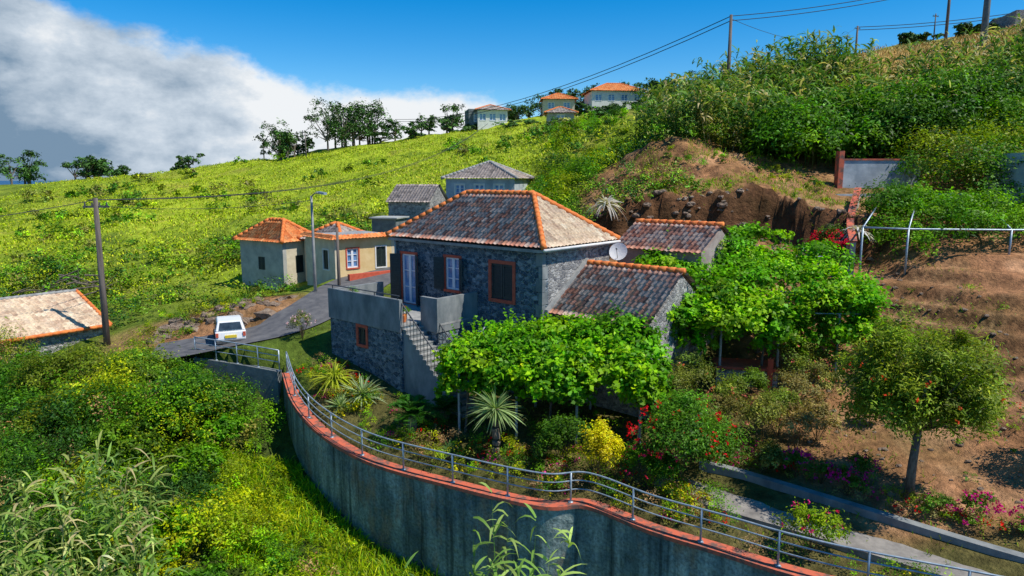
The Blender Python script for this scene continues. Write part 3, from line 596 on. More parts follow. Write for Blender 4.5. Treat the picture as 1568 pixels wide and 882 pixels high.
# ------------------------------------------------------------------ foliage
G1=(.15,.30,.022);G2=(.08,.19,.022);G3=(.25,.33,.03);GD=(.04,.10,.02);GO=(.19,.20,.05);GY=(.38,.42,.04);BR=(.34,.21,.10)
def pick(*c): return np.array(c[rng.integers(len(c))])
f=Fo()
cand=np.stack([rng.uniform(-30,-5,2600),rng.uniform(14,35,2600)],1); sd=sdist(cand[:,0],cand[:,1]); hz=H(cand[:,0],cand[:,1])
nz=fbm(cand[:,0]*.35,cand[:,1]*.35); nz2=fbm(cand[:,0]*.3+40,cand[:,1]*.3); cnt=0
for (x,y),s,z,q,q2 in zip(cand,sd,hz,nz,nz2):
    if s>-1.2 or x<-1.05*y*.75-3 : continue
    if y>31.5 and x>-16: continue
    near_wall=s>-2.9 and y<27
    if (near_wall or (y<18.5 and x>-8.5)) and rng.random()<.7: continue
    r=rng.uniform(.35,.85)*(1+1.8*max(0,q2-.5)) *(.55 if near_wall else 1.0)
    col=np.array(GD if q<.37 else G2 if q<.44 else G1 if q<.54 else G3 if q<.61 else GY)*rng.uniform(.75,1.25)
    if near_wall: col=pick(G1,G3,G1)
    if rng.random()<.10: col=pick(BR,GO)
    f.blob((x,y,z+r*.6+max(0,q2-.5)*2.5),(r,r,r*rng.uniform(.75,1.3)),int(380*r*r)+60,.07+.07*rng.random(),col,asp=rng.uniform(.35,.65),cv=.35); cnt+=1
    if cnt>760: break
f.obj('green_shrubs')
f=Fo()
for (x,y,r,hh,c) in ((-13.0,27.4,1.7,1.7,G2),(-11.6,26.4,1.1,1.2,(.10,.24,.02)),(-16.5,29.5,1.9,1.5,(.13,.22,.03)),(-20,30.5,2.2,1.6,(.16,.21,.03)),(-23,31,1.8,1.3,G2),(-11.7,24.3,1.0,1.1,G1),(-18.5,27,1.7,1.4,(.18,.23,.03)),(-14.7,25,1.3,1.2,(.09,.17,.02)),(-10.9,20.5,1.2,1.0,G1),(-9.0,18.6,1.0,1.0,G2),(-14.6,29.4,1.3,1.35,(.12,.26,.02))):
    z=h1(x,y)
    for j in range(6):
        u=unit(1)[0]; u[2]=abs(u[2]); rr=r*rng.uniform(.36,.6); f.blob(np.array([x,y,z+hh*.6])+u*np.array([r,r,hh])*.6,(rr,rr,rr*.85),int(560*r),.135,np.array(c)*rng.uniform(.75,1.3),asp=.5,spread=.13,cv=.25)
f.obj('broadleaf_bush')
def grass(name,xr,yr,n,L,W,cols,cond=None,droop=.5,seg=3,far=False):
    f=Fo(far); x=rng.uniform(*xr,n);y=rng.uniform(*yr,n)
    if cond is not None:
        k=cond(x,y); x=x[k];y=y[k]
    n=len(x); z=H(x,y); P=np.stack([x,y,z],1); D=np.array([0,0,1.])+rng.normal(size=(n,3))*np.array([.35,.35,.1])
    c=np.array(cols)[rng.integers(len(cols),size=n)]*np.exp(rng.normal(size=(n,1))*.25)
    f.ribbons(P,D,L*np.exp(rng.normal(size=n)*.3),W,droop,c,seg); return f.obj(name)
grass('wild_grass',(-12,3),(14,27),60000,.55,.03,[G1,G3,GY,(.28,.40,.03)],lambda x,y:(sdist(x,y)<-.3)&(sdist(x,y)>-5)&(fbm(x*.5,y*.5)>.35))
grass('hill_grass',(-85,12),(50,138),80000,.36,.12,[(.34,.42,.03),(.36,.46,.03),G3,(.4,.38,.06)],lambda x,y:(x<5+.1*y)&(x>-.75*y-2),.4,2,True)
grass('dry_hill_grass',(25,60),(53,84),26000,.6,.06,[(.5,.36,.14),(.42,.29,.11),(.3,.29,.09)],None,.4,2,True)
grass('garden_weeds',(-10,20),(16,45),16000,.22,.025,[G1,G3,GO],lambda x,y:(sdist(x,y)>.5)&(fbm(x*.6,y*.6)>.52)&(road_d(x,y)[0]>2.1))
grass('bank_weeds',(5,19),(38,46),9000,.35,.03,[G1,G3,(.4,.34,.14)],lambda x,y:(fbm(x*.7,y*.7)>.5),.5,3)
def reeds(name,bx,n,h,leafL=.7,leafW=.055,nl=14,cols=(G1,G2,G3),cond=None,dry=.12):
    f=Fo(); x=rng.uniform(bx[0],bx[1],n);y=rng.uniform(bx[2],bx[3],n)
    if cond is not None: k=cond(x,y); x=x[k];y=y[k]
    n=len(x); z=H(x,y); Hh=h*rng.uniform(.6,1.1,n); P=np.stack([x,y,z],1); D=nrm(np.array([0,0,1.])+rng.normal(size=(n,3))*np.array([.12,.12,0]))
    c0=np.array(cols)[rng.integers(len(cols),size=n)]*np.exp(rng.normal(size=(n,1))*.2); isdry=rng.random(n)<dry; c0[isdry]=(.5,.42,.22)
    f.ribbons(P,D,Hh,.03+leafW*.2,.05,c0*.9,3)
    t=rng.uniform(.3,1.0,(n,nl)); q=P[:,None]+D[:,None]*(Hh[:,None]*t)[...,None]; q=q.reshape(-1,3)
    az=rng.random(n*nl)*2*math.pi; tilt=rng.uniform(.4,1.2,n*nl); d=np.stack([np.cos(az)*np.sin(tilt),np.sin(az)*np.sin(tilt),np.cos(tilt)],1)
    cc=np.repeat(c0,nl,0)*np.exp(rng.normal(size=(n*nl,1))*.25)
    f.ribbons(q,d,leafL*rng.uniform(.6,1.2,n*nl),leafW,rng.uniform(.3,1.0,n*nl),cc,4); return f.obj(name)
reeds('giant_reeds',(-15,-9.0,13.5,20.5),250,3.9,.85,.075,cols=((.2,.3,.08),(.15,.25,.05),(.32,.36,.12)),cond=lambda x,y:(x<-.58*y+.4))
reeds('giant_reeds',(-.9,.5,15.8,17.0),12,6.0,.95,.085,18,cols=((.22,.36,.09),(.32,.42,.13)),dry=0)
reeds('giant_reeds',(-3.2,4.5,13.6,15.2),36,4.9,.65,.065,16,cols=((.18,.3,.08),(.28,.34,.1)))
reeds('hillside_reeds',(10.5,46,45.5,61),2300,4.1,1.15,.15,12,cols=((.13,.23,.05),(.08,.17,.035),(.22,.27,.08)),cond=lambda x,y:(y>44+.10*(x-10)+3*(fbm(x*.3,y*.3)-.5))&((x<27)|(y<53+.03*x)),dry=.14)
f=Fo(True); cand=np.stack([rng.uniform(-85,10,7500),38+95*rng.random(7500)**1.3],1); hz=H(cand[:,0],cand[:,1]); q1=fbm(cand[:,0]*.09,cand[:,1]*.09); q2=fbm(cand[:,0]*.3,cand[:,1]*.3); rdd=road_d(cand[:,0],cand[:,1])[0]
for (x,y),z,a_,c_,rr in zip(cand,hz,q1,q2,rdd):
    if abs(x)>.8*y+4 or rr<3: continue
    if -21<x<-6 and 40<y<51: continue
    if -12<x<3 and 47<y<64: continue
    dens=(.75 if c_>.48 else .15) if y<60 else (.4 if a_>.56 and c_>.46 else .04)
    if x>-45 and x<3 and y>72: dens*=.12
    if y>112: dens*=.15
    if rng.random()>dens: continue
    r=rng.uniform(.4,1.15)*(1+(y-40)*.006); L=.0036*y
    col=pick(G1,G1,G2,G2,G3,GO,GD) if y<62 else pick(G2,G1,G3,GO)
    f.blob((x,y,z+r*.4),(r*1.2,r*1.1,r*.85),int(85*r)+30,L,col,asp=.6,cv=.3)
f.obj('hillside_shrubs')
f=Fo()
def scat(f,xr,yr,n,rr,cols,per,L,zoff=.5,cond=None,flat=.8):
    x=rng.uniform(*xr,n);y=rng.uniform(*yr,n)
    if cond is not None: kk=cond(x,y); x=x[kk];y=y[kk]
    z=H(x,y)
    for a_,b_,c_ in zip(x,y,z):
        r=rng.uniform(*rr); f.blob((a_,b_,c_+r*zoff),(r,r,r*flat),int(per*r*r)+40,L,pick(*cols),cv=.32)
scat(f,(2.5,12),(51,62),60,(.6,1.3),(G2,G1,GD,G3),190,.18)
scat(f,(2,8),(42,52),36,(.7,1.4),(G1,G1,G2,G3),240,.17,cond=lambda x,y:x<2.2+(y-41)*.55)
scat(f,(4,26),(64,100),110,(.5,1.2),(G2,G3,GD,G1),120,.26)
scat(f,(1,4),(37,44),12,(.6,1.1),(G2,G1),260,.14)
scat(f,(-6,-.5),(40,50),24,(.6,1.3),(G2,G1,G3),200,.15)
scat(f,(-6.3,-3.6),(50,53),9,(.7,1.2),(G2,G1),240,.17)
f.obj('slope_shrubs')
f=Fo()
scat(f,(10.5,20),(46,50),34,(.7,1.4),(G2,GD,GO,G1),250,.16)
scat(f,(16.5,32),(43.5,49),76,(1.1,2.2),((.07,.18,.02),(.12,.26,.02),(.06,.14,.02)),260,.26,zoff=1.0)
scat(f,(23,34),(37,44),46,(.9,2.0),(G3,(.08,.15,.03),G2,GO),260,.18,zoff=.9)
f.obj('broadleaf_thicket')
f=Fo(); scat(f,(18,30),(32,37.5),80,(.6,1.25),(G1,(.12,.26,.02),G2),340,.16,zoff=.9,cond=lambda x,y:x>18.2+.1*(y-31)); f.obj('orchard_bushes')
f=Fo(); scat(f,(8,18),(39.8,45),50,(.15,.5),(G1,G3,G2),600,.12,cond=lambda x,y:fbm(x*.5,y*.5)>.45); scat(f,(4,18),(38.3,39.6),26,(.12,.35),(G1,G3,GY),600,.1); scat(f,(-20,-11),(34.5,40),46,(.2,.6),(G1,G3,GO,GY),500,.1,cond=lambda x,y:road_d(x,y)[0]>2.6); f.obj('bank_plants')
# ------------------------------------------------------------------ pergola vines
def flowers(f,c,r,n,col,L=.08):
    u=unit(n); u[:,2]=np.abs(u[:,2])*.9-.1; P=np.array(c)+u*np.array(r)*rng.uniform(.9,1.1,(n,1)); P=np.repeat(P,5,0)+rng.normal(size=(n*5,3))*.04
    f.leaves(P,rng.normal(size=(n*5,3)),L,L*.9,np.tile(np.array(col,float),(n*5,1))*rng.uniform(.8,1.2,(n*5,1)))
def pergola(name,fr,ls,lt,zt,n=60,cols=((.16,.36,.02),(.11,.27,.02),(.24,.42,.03)),hang=14,slope=0,per=520,rb=(.5,.85),L=.17,mound=1.0,drop=1.0,mounds=(),skip=None):
    e=empty(name,tuple(fr.p(ls/2,lt/2,0))); b=B()
    for s in np.arange(.2,ls,2.2):
        for t in (.2,lt-.2):
            p=fr.p(s,t,0); b.tube([(p[0],p[1],h1(p[0],p[1])-.3),(p[0],p[1],zt+slope*t)],.05,8)
    for t in np.arange(.2,lt,.9): b.tube([fr.p(0,t,zt+slope*t),fr.p(ls,t,zt+slope*t)],.025,6)
    for s in np.arange(.2,ls,1.4): b.tube([fr.p(s,0,zt+.04),fr.p(s,lt,zt+.04+slope*lt)],.03,6)
    b.obj('trellis_frame',mt_metal,e)
    f=Fo()
    for i in range(n):
        s=rng.uniform(0,ls);t=rng.uniform(0,lt); r=rng.uniform(*rb)
        if skip and skip(s,t): continue
        zz=zt+slope*t+.1+mound*(float(fbm(np.array(s*.55),np.array(t*.55)))-.4); f.blob(fr.p(s,t,zz),(r,r,r*.6),int(per*r*r),L,pick(*cols)*rng.uniform(.8,1.2),asp=.85,cv=.3,nc=14,spread=.22)
    for (s,t,dz,r) in mounds: f.blob(fr.p(s,t,zt+slope*t+dz),(r,r,r*.75),int(per*r*r*1.6),L,pick(*cols),asp=.85,cv=.3,nc=22,spread=.18)
    for i in range(hang):
        k=rng.random(); 
        if k<.62: p=fr.p(rng.uniform(0,ls),rng.uniform(-.35,.2),zt-rng.uniform(0,drop))
        elif k<.8: p=fr.p(rng.uniform(-.3,.1),rng.uniform(0,lt*.8),zt-rng.uniform(0,drop))
        else: p=fr.p(ls+rng.uniform(-.1,.3),rng.uniform(0,lt*.8),zt-rng.uniform(0,drop*1.2))
        r=rng.uniform(.3,.55); f.blob(p,(r,r,r*1.3),190,L,pick(*cols)*.9,asp=.85,nc=8)
    m_=110; P=np.array([fr.p(rng.uniform(0,ls),rng.uniform(0,lt),0) for _ in range(m_)]); P[:,2]=zt+slope*lt*.5+.3
    for p in P:
        d=nrm(np.array([rng.normal()*.6,rng.normal()*.6,1.0])); ln=rng.uniform(.5,1.2); q=p+d*ln*np.linspace(.3,1,7)[:,None]; f.leaves(q,rng.normal(size=(7,3))+[0,0,1],L*.8,L*.7,np.tile(np.array(cols[0]),(7,1))*rng.uniform(.8,1.4,(7,1)))
    f.obj('vine_leaves',e); 
    b=B()
    for s in (.4,ls*.5,ls-.4):
        p=fr.p(s,.3,0); z=h1(p[0],p[1]); b.tube([(p[0],p[1],z-.1),(p[0]+.1,p[1]+.1,z+(zt-z)*.5),(p[0],p[1]+.2,zt)],[.06,.045,.03],7)
    b.obj('vine_stems',mt_bark,e)
pergola('grapevine_pergola',Fr((-2.2,24.4),(.96,-.28),(.28,.96)),7.1,3.2,2.3,n=84,hang=64,slope=.22,drop=1.1,mounds=((5.6,2.8,.6,.85),(6.3,2.2,.6,.8),(3.2,2.6,.35,.8),(1.8,1.0,.2,.85),(4.2,.6,-.1,.95),(5.6,.3,-.4,1.0),(2.8,.2,-.4,.85)))
pergola('grapevine_pergola',Fr((5.8,26.6),(.98,-.1),(.1,.98)),8.0,6.4,3.8,n=150,hang=70,slope=.3,rb=(.5,1.0),per=420,mound=2.4,drop=1.3,mounds=((1,1,-.3,1.0),(3.2,.3,-.3,1.1),(5.0,.2,-.8,1.0),(6.9,.6,-.7,1.2),(7.6,1.5,-.6,1.1),(3.5,5,.5,1.1),(.5,3,.1,1.0),(1.2,5.2,.6,.9)),skip=lambda s,t:(abs(s-4.9)<.5 and t<2.0) or (s>6.2 and t>4.2))
# ------------------------------------------------------------------ garden plants
def tree(name,x,y,h,cr,cz,col,n=14000,L=.13,tr=.12,fl=None,asp=.35,nb=26):
    z=h1(x,y); e=empty(name,(x,y,z)); b=B(); top=np.array([x+.1,y,z+h*.38])
    b.tube([(x,y,z-.2),(x+.03,y,z+h*.2),tuple(top)],[tr*1.25,tr,tr*.8],9); f=Fo(); cc=np.array([x,y,z+cz])
    for i in range(nb):
        u=unit(1)[0]; u[2]=abs(u[2])*1.5-.75; u=u/np.linalg.norm(u); p=cc+u*np.array(cr)*rng.uniform(.35,.9); mid=(top+p)/2+np.array([0,0,.1]); b.tube([top,mid,p],[tr*.4,tr*.25,.012],5)
        f.blob(p,np.array(cr)*rng.uniform(.16,.3),n//nb,L,np.array(col)*rng.uniform(.7,1.3),asp=asp,nc=10,cv=.28,spread=.3)
    b.obj('trunk',mt_bark,e,True); 
    if fl is not None: flowers(f,cc,cr,fl[0],fl[1],.07)
    f.obj('foliage',e)
tree('weeping_tree',11.5,18.9,5.4,(2.15,2.15,2.15),3.25,(.18,.24,.035),n=44000,L=.14,fl=(26,(.65,.08,.04)),asp=.3,nb=110)
def shrub(name,x,y,r,h,col,n,L=.1,fl=None,asp=.45,z=None):
    z=h1(x,y) if z is None else z; f=Fo(); c=(x,y,z+h*.55)
    for j in range(7):
        u=unit(1)[0]; u[2]=abs(u[2])*1.3-.4; rr=rng.uniform(.35,.6); f.blob(np.array(c)+u*np.array([r,r,h*.5])*.6,(r*rr,r*rr,h*.5*rr),n//7,L,np.array(col)*rng.uniform(.75,1.25),asp=asp,spread=.22,cv=.3)
    m_=12; f.ribbons(np.tile(np.array([x,y,z-.05]),(m_,1)),np.array([0,0,1.])+rng.normal(size=(m_,3))*.4,h*.8,.03,.0,np.tile(np.array((.12,.09,.06)),(m_,1)),2)
    if fl: flowers(f,c,(r,r,h*.5),fl[0],fl[1])
    return f.obj(name)
shrub('hibiscus_bush',5.4,20.9,1.65,2.7,(.09,.2,.025),11000,.11,(90,(.7,.03,.04)))
shrub('hibiscus_bush',4.3,20.3,.9,1.7,(.10,.21,.02),3500,.1,(34,(.7,.04,.12)))
shrub('yellow_bush',2.75,20.9,.75,2.0,(.62,.52,.03),3600,.09)
shrub('green_bush',1.7,22,1.0,1.6,(.07,.15,.02),3500,.1)
for (x,y,r,h,c) in ((7.3,23,1.1,2.0,(.2,.19,.06)),(8.4,22.2,.9,1.8,(.24,.25,.06)),(6.5,24.6,1.0,2.2,(.22,.24,.06)),(9.4,21.8,.9,1.7,(.26,.2,.08)),(8.2,24.4,.8,1.5,(.17,.22,.04)),(10.2,24.0,.9,1.6,(.24,.21,.08)),(10.9,25.9,1.0,2.0,(.15,.2,.04)),(6.9,25.6,.9,2.0,(.13,.2,.04)),(10.5,28.0,1.2,2.2,(.07,.14,.02)),(13.0,29.5,1.2,2.0,(.12,.2,.03)),(12.2,26.2,1.0,1.6,(.10,.17,.03)),(11.4,24.6,.8,1.4,(.2,.2,.06)),(6.6,21.9,.8,1.5,(.16,.22,.04)),(8.0,21.0,.7,1.1,(.2,.2,.05)),(15.2,27.6,.7,1.1,(.14,.22,.03)),(13.8,25.2,.6,.9,(.2,.22,.05)),(9.2,22.9,.8,1.7,(.16,.22,.04)),(10.3,22.3,.7,1.3,(.3,.24,.1)),(8.9,25.2,.7,1.3,(.12,.2,.03)),(12.3,22.9,.6,1.1,(.22,.22,.06))):
    shrub('thin_bush',x,y,r,h,c,2300,.09,(9,(.7,.2,.15)) if rng.random()<.5 else None)
for (x,y,r,h,nf) in ((8.9,20.6,.55,.9,30),(10.0,19.4,.5,.8,26),(12.7,17.6,.5,.8,30),(13.6,16.9,.45,.8,10),(14.6,16.4,.5,.7,22),(9.5,20.1,.45,.7,12),(10.6,19.9,.5,.9,20),(11.9,18.0,.5,.6,6)):
    shrub('bougainvillea',x,y,r,h,(.10,.18,.03),1000,.08,(nf,(.6,.03,.24)))
shrub('bougainvillea',15.2,33.2,.9,1.8,(.07,.14,.02),1800,.1,(130,(.75,.02,.07)),z=4.9)
shrub('orchard_bush',16.2,19.2,1.2,1.7,(.15,.24,.03),3500,.12)
shrub('orchard_bush',8.0,17.2,.75,1.6,(.2,.3,.03),2000,.09,(14,(.7,.05,.2)),z=-1.0)
shrub('lane_bush',-9.9,31.9,.6,1.3,(.16,.18,.06),1600,.07,(20,(.6,.4,.45)))
f=Fo()
T=np.gradient(WP[:,:2],axis=0); T/=np.linalg.norm(T,axis=1)[:,None]; NN=np.stack([-T[:,1],T[:,0]],1)
for i in range(260):
    k=rng.integers(2,len(WP)-8); o_=rng.uniform(.55,2.4); x,y=WP[k,:2]+NN[k]*o_
    if x>6.5 and o_>.8: continue
    z=h1(x,y); r=rng.uniform(.18,.5); col=pick(G1,G3,GO,G2,GY,(.3,.2,.1)); f.blob((x,y,z+r*.6),(r,r,r*.9),int(700*r*r)+50,.07,col,asp=.45)
    if rng.random()<.3: flowers(f,(x,y,z+r*.6),(r,r,r),7,[(.7,.03,.03),(.65,.04,.25),(.8,.6,.05)][rng.integers(3)],.07)
for i in range(90):
    x=rng.uniform(-8,8);y=rng.uniform(21,29)
    if sdist(np.array([x]),np.array([y]))[0]<.8: continue
    q=np.array([x,y])-HF.o[:2]; s_=q@HF.a; t_=q@HF.b
    if t_>-3.5 and s_>.0: continue
    r=rng.uniform(.2,.5); z=h1(x,y); f.blob((x,y,z+r*.5),(r,r,r*.8),int(600*r*r)+40,.08,pick(G2,GD,G1,GO),asp=.4)
for i in range(70):
    k=rng.integers(2,len(LW)-2); x,y=LW[k,:2]+np.array([.6,.75])*rng.uniform(.3,1.6); z=h1(x,y); r=rng.uniform(.15,.4); f.blob((x,y,z+r*.5),(r,r,r*.8),int(700*r*r)+40,.07,pick(G1,G3,GO,(.3,.25,.1)),asp=.45)
    if rng.random()<.4: flowers(f,(x,y,z+r*.6),(r,r,r),6,[(.7,.03,.03),(.65,.04,.25)][rng.integers(2)],.07)
for i in range(46):
    x=rng.uniform(12,20);y=rng.uniform(19,31); z=h1(x,y); r=rng.uniform(.1,.3); f.blob((x,y,z+r*.5),(r,r,r*.8),int(700*r*r)+30,.07,pick(G1,G3,GO,G2),asp=.45)
f.obj('garden_underplanting')
def rosette(name,x,y,th,L,n,W,col,droop=.45,up=.15,z=None,tr=.13):
    z=h1(x,y) if z is None else z; e=empty(name,(x,y,z)); b=B(); k=max(3,int(th/.1))
    b.tube([(x+.03*math.sin(i),y,z-.2+(th+.2)*i/k) for i in range(k+1)],[tr*(1+.12*(i%2)) for i in range(k+1)],10).obj('trunk',mt_bark,e); f=Fo()
    u=unit(n); u[:,2]=np.abs(u[:,2])*1.1-up; P=np.tile(np.array([x,y,z+th]),(n,1))+u*.06
    f.ribbons(P,u,L*rng.uniform(.75,1.1,n),W,droop*rng.uniform(.4,1.2,n),np.array(col)*np.exp(rng.normal(size=(n,1))*.25),5); f.obj('fronds',e)
rosette('yucca_palm',-.55,22.7,1.75,1.05,150,.06,(.24,.32,.14),.3,.35,tr=.14)
rosette('agave_plant',-6.1,27.2,.25,1.05,90,.07,(.32,.4,.22),.25,.1)
rosette('dragon_palm',-7.4,28.0,.5,1.25,130,.07,(.34,.38,.06),.7,.1)
rosette('agave_plant',-6.9,26.7,.15,.7,60,.06,(.3,.38,.18),.25,.0)
rosette('agave_plant',-2.2,23.0,.1,.6,50,.05,(.2,.3,.1),.25,.0)
rosette('dead_agave',5.0,37.0,.1,1.1,70,.12,(.55,.5,.44),.9,.0,z=7.5)
rosette('dead_agave',17.0,34.2,.1,1.0,60,.12,(.55,.5,.46),.9,.0,z=6.3)
def cycad(name,x,y,th,L,nf=34,col=(.045,.14,.02)):
    z=h1(x,y); e=empty(name,(x,y,z)); B().tube([(x,y,z-.2),(x,y,z+th*.5),(x,y,z+th)],[.16,.19,.14],10).obj('trunk',mt_bark,e); f=Fo()
    for i in range(nf):
        az=i*2.399; el=rng.uniform(.15,1.25); d=np.array([math.cos(az)*math.cos(el),math.sin(az)*math.cos(el),math.sin(el)]); t=np.linspace(.08,1,26)
        p=np.array([x,y,z+th])+d*L*t[:,None]-np.array([0,0,1.])*(.45*L*t**2)[:,None]; sd_=nrm(np.cross(d,[0,0,1.]))
        f.ribbons(p[:1],d[None],L,.03,.45,np.array([[.06,.09,.03]]),5)
        for sg in (-1,1):
            dd=nrm(sd_*sg+d*.6+np.array([0,0,.15])); ll=.30*np.sin(np.clip(t,0,1)*2.6+.35)+.04
            f.ribbons(p,np.tile(dd,(26,1))+rng.normal(size=(26,3))*.05,ll,.028,.1,np.array(col)*rng.uniform(.7,1.5,(26,1)),2)
    f.obj('fronds',e)
cycad('cycad_palm',-3.7,24.6,.75,1.3,38)
cycad('cycad_palm',-2.6,25.7,.35,.8,22)
b=B(); f=Fo(True)
def fartree(x,y,h,w,col=(.06,.125,.03),n=700,L=.42):
    z=h1(x,y)-.3; b.tube([(x,y,z-.5),(x,y,z+h*.7)],[.22,.1],6); lo=rng.uniform(.12,.4)
    for i in range(8):
        p=np.array([x+rng.normal()*w*.4,y+rng.normal()*w*.3,z+h*rng.uniform(lo,.95)]); b.tube([(x,y,z+h*.3),p],[.1,.03],5); k=rng.uniform(.22,.4); f.blob(p,(w*k,w*k,h*k*.55),n//8,L,np.array(col)*rng.uniform(.7,1.4),asp=.6,nc=9)
for (px,cnt,hh) in ((-97,4,5),(-82,8,4.2),(-78,4,3.4),(-66,3,2.6),(-63,1,3.2),(-45,4,5.5),(-42,4,4)):
    for _ in range(cnt): fartree(px+rng.normal()*1.4,136+rng.uniform(-2,5),hh*rng.uniform(.6,1.25),hh*.7)
for (cx,cn,hh,sp_) in ((-35,5,7.5,1.2),(-32.5,4,9,1.0),(-28.5,5,8,1.2),(-26,2,5,1.2)):
    for _ in range(cn): fartree(cx+rng.normal()*sp_,140+rng.uniform(-2,6),hh*rng.uniform(.5,1.15),hh*.55)
for (cx,cn,hh,sp_) in ((-19,3,4,.8),(-14.5,5,5,1.4),(-10.5,2,3,1)):
    for _ in range(cn): fartree(cx+rng.normal()*sp_,141+rng.uniform(-2,6),hh*rng.uniform(.5,1.15),hh*.7)
for _ in range(26): fartree(rng.uniform(-3,28),158+rng.uniform(0,12),rng.uniform(2.5,6.5),3.5)
for _ in range(12): fartree(rng.uniform(-2,26),138+rng.uniform(-6,6),rng.uniform(1,2.2),3)
for _ in range(10): fartree(rng.uniform(28,34),140+rng.uniform(-5,5),rng.uniform(3,5),3)
for _ in range(10): fartree(rng.uniform(48,60),85+rng.uniform(-5,5),rng.uniform(1,2),2)
b.obj('distant_tree_trunks',mt_bark); f.obj('distant_trees')
def rock(b,c,r):
    n=len(b.v); bm=bmesh.new(); bmesh.ops.create_icosphere(bm,subdivisions=2,radius=1)
    s=rng.random(3)*50
    for v in bm.verts:
        k=1+.9*(float(fbm(np.array(v.co.x*1.6+s[0]),np.array(v.co.y*1.6+v.co.z+s[1])))-.5)*2; b.v.append(np.array(v.co)*k*np.array([r,r*.8,r*.55])+np.array(c))
    for fc in bm.faces: b.f.append([n+v.index for v in fc.verts])
    bm.free()
b=B()
for i in range(130):
    x=rng.uniform(4,18); yb=37.9-.05*(x-6)-float(ss(13,19,np.array(x)))*2.4; y=yb+rng.uniform(-.9,.6); rock(b,(x,y,h1(x,y)-.02),rng.uniform(.06,.34)**1.2)
for i in range(60):
    x=rng.uniform(-19,-11.5);y=rng.uniform(35.5,38); 
    if road_d(np.array([x]),np.array([y]))[0][0]<2.4: continue
    r=rng.uniform(.1,.6); rock(b,(x,y,h1(x,y)-r*.2),r)
for i in range(260):
    x=rng.uniform(10,20);y=rng.uniform(18,34); rock(b,(x,y,h1(x,y)),rng.uniform(.03,.13))
b.obj('bank_rocks',mt_rock)
b=B()
for i in range(26):
    p=np.array([-33+rng.uniform(-5,3),50+rng.uniform(-2,2),0]); p[2]=h1(p[0],p[1])+rng.uniform(.5,1.6); d=nrm(np.array([rng.uniform(.3,1),rng.uniform(-.3,.3),rng.uniform(-.1,.45)])); ln=rng.uniform(1.5,3.6)
    b.tube([p,p+d*ln*.5+rng.normal(size=3)*.15,p+d*ln+rng.normal(size=3)*.25],[.08,.05,.015],5)
b.obj('dead_branches',mt_bark)
for (s,t,hh) in ((9.2,-2.4,.7),(6.2,-2.7,.5),(5.3,-2.75,.45)):
    p=HF.p(s,t,3.06); e=empty('potted_plant',tuple(p)); B().tube([p,p+[0,0,.05],p+[0,0,.3],p+[0,0,.34]],[.13,.14,.19,.2],14).obj('pot',mt_ridge,e,True); f=Fo(); f.blob(p+np.array([0,0,.34+hh*.4]),(.28,.28,hh*.5),420,.08,(.10,.22,.03),asp=.4); flowers(f,p+np.array([0,0,.34+hh*.4]),(.26,.26,hh*.45),8,(.7,.04,.05),.06); f.obj('leaves',e)
# small white car parked across the lane end, rear towards the camera
cd=np.array([-.42,.907]); CF=Fr((-13.3,32.0),(cd[1],-cd[0]),cd); e=empty('parked_car',(-13.3,33.4,1.1)); z=1.0
mt_car=M('white_car_paint',(.74,.74,.73),(.8,.8,.79),2,rough=.25,bs=0); mt_cg=M('car_glass',(.02,.03,.04),(.05,.07,.09),3,rough=.08,bs=0); mt_ty=M('tyre_rubber',(.015,.015,.015),(.03,.03,.03),8,bs=0)
def side(prof,k=.9):
    b=B(); n=len(prof)
    for sg in (-1,1):
        for (t_,z_,w_) in prof: b.v.append(CF.p(sg*w_*k,t_,z+z_))
    b.f.append(list(range(n))[::-1]); b.f.append(list(range(n,2*n)))
    for i in range(n): j=(i+1)%n; b.f.append([i,j,n+j,n+i])
    return b
side([(0.05,.25,.72),(0,.5,.76),(.05,.85,.76),(1.2,.88,.77),(2.3,.86,.76),(2.95,.75,.72),(3.05,.5,.7),(3.0,.25,.68)]).obj('body',mt_car,e,bevel=.05)
side([(.08,.86,.73),(.32,1.30,.60),(1.0,1.36,.6),(1.6,1.33,.6),(2.2,.87,.72)]).obj('cabin',mt_car,e,bevel=.05)
b=B(); b.prism([CF.p(-.52,.10,z+.92),CF.p(.52,.10,z+.92),CF.p(.45,.285,z+1.24),CF.p(-.45,.285,z+1.24)],CF.p(0,-.02,0)-CF.p(0,0,0))
b.obj('rear_window',mt_cg,e)
b=B()
for sg in (-1,1): b.prism([CF.p(sg*.665,.45,z+.9),CF.p(sg*.665,2.0,z+.9),CF.p(sg*.56,1.55,z+1.26),CF.p(sg*.56,.5,z+1.26)],CF.p(sg*.02,0,0)-CF.p(0,0,0))
b.obj('side_windows',mt_cg,e)
b=B()
for sg in (-1,1): b.box(CF,sg*.60-.06,sg*.60+.06,-.03,.06,z+.6,z+.8)
b.obj('tail_lights',mt_red,e); B().box(CF,-.26,.26,-.035,.03,z+.55,z+.68).obj('number_plate',M('yellow_plate',(.7,.5,.02),(.8,.6,.05),4,rough=.4,bs=0),e); B().box(CF,-.66,.66,-.07,.06,z+.28,z+.45).obj('bumper',mt_iron,e,bevel=.03)
b=B()
for t_ in (.6,2.4):
    for sg in (-1,1): b.tube([CF.p(sg*.56,t_,z+.28),CF.p(sg*.70,t_,z+.28)],.28,16)
b.obj('wheels',mt_ty,e)
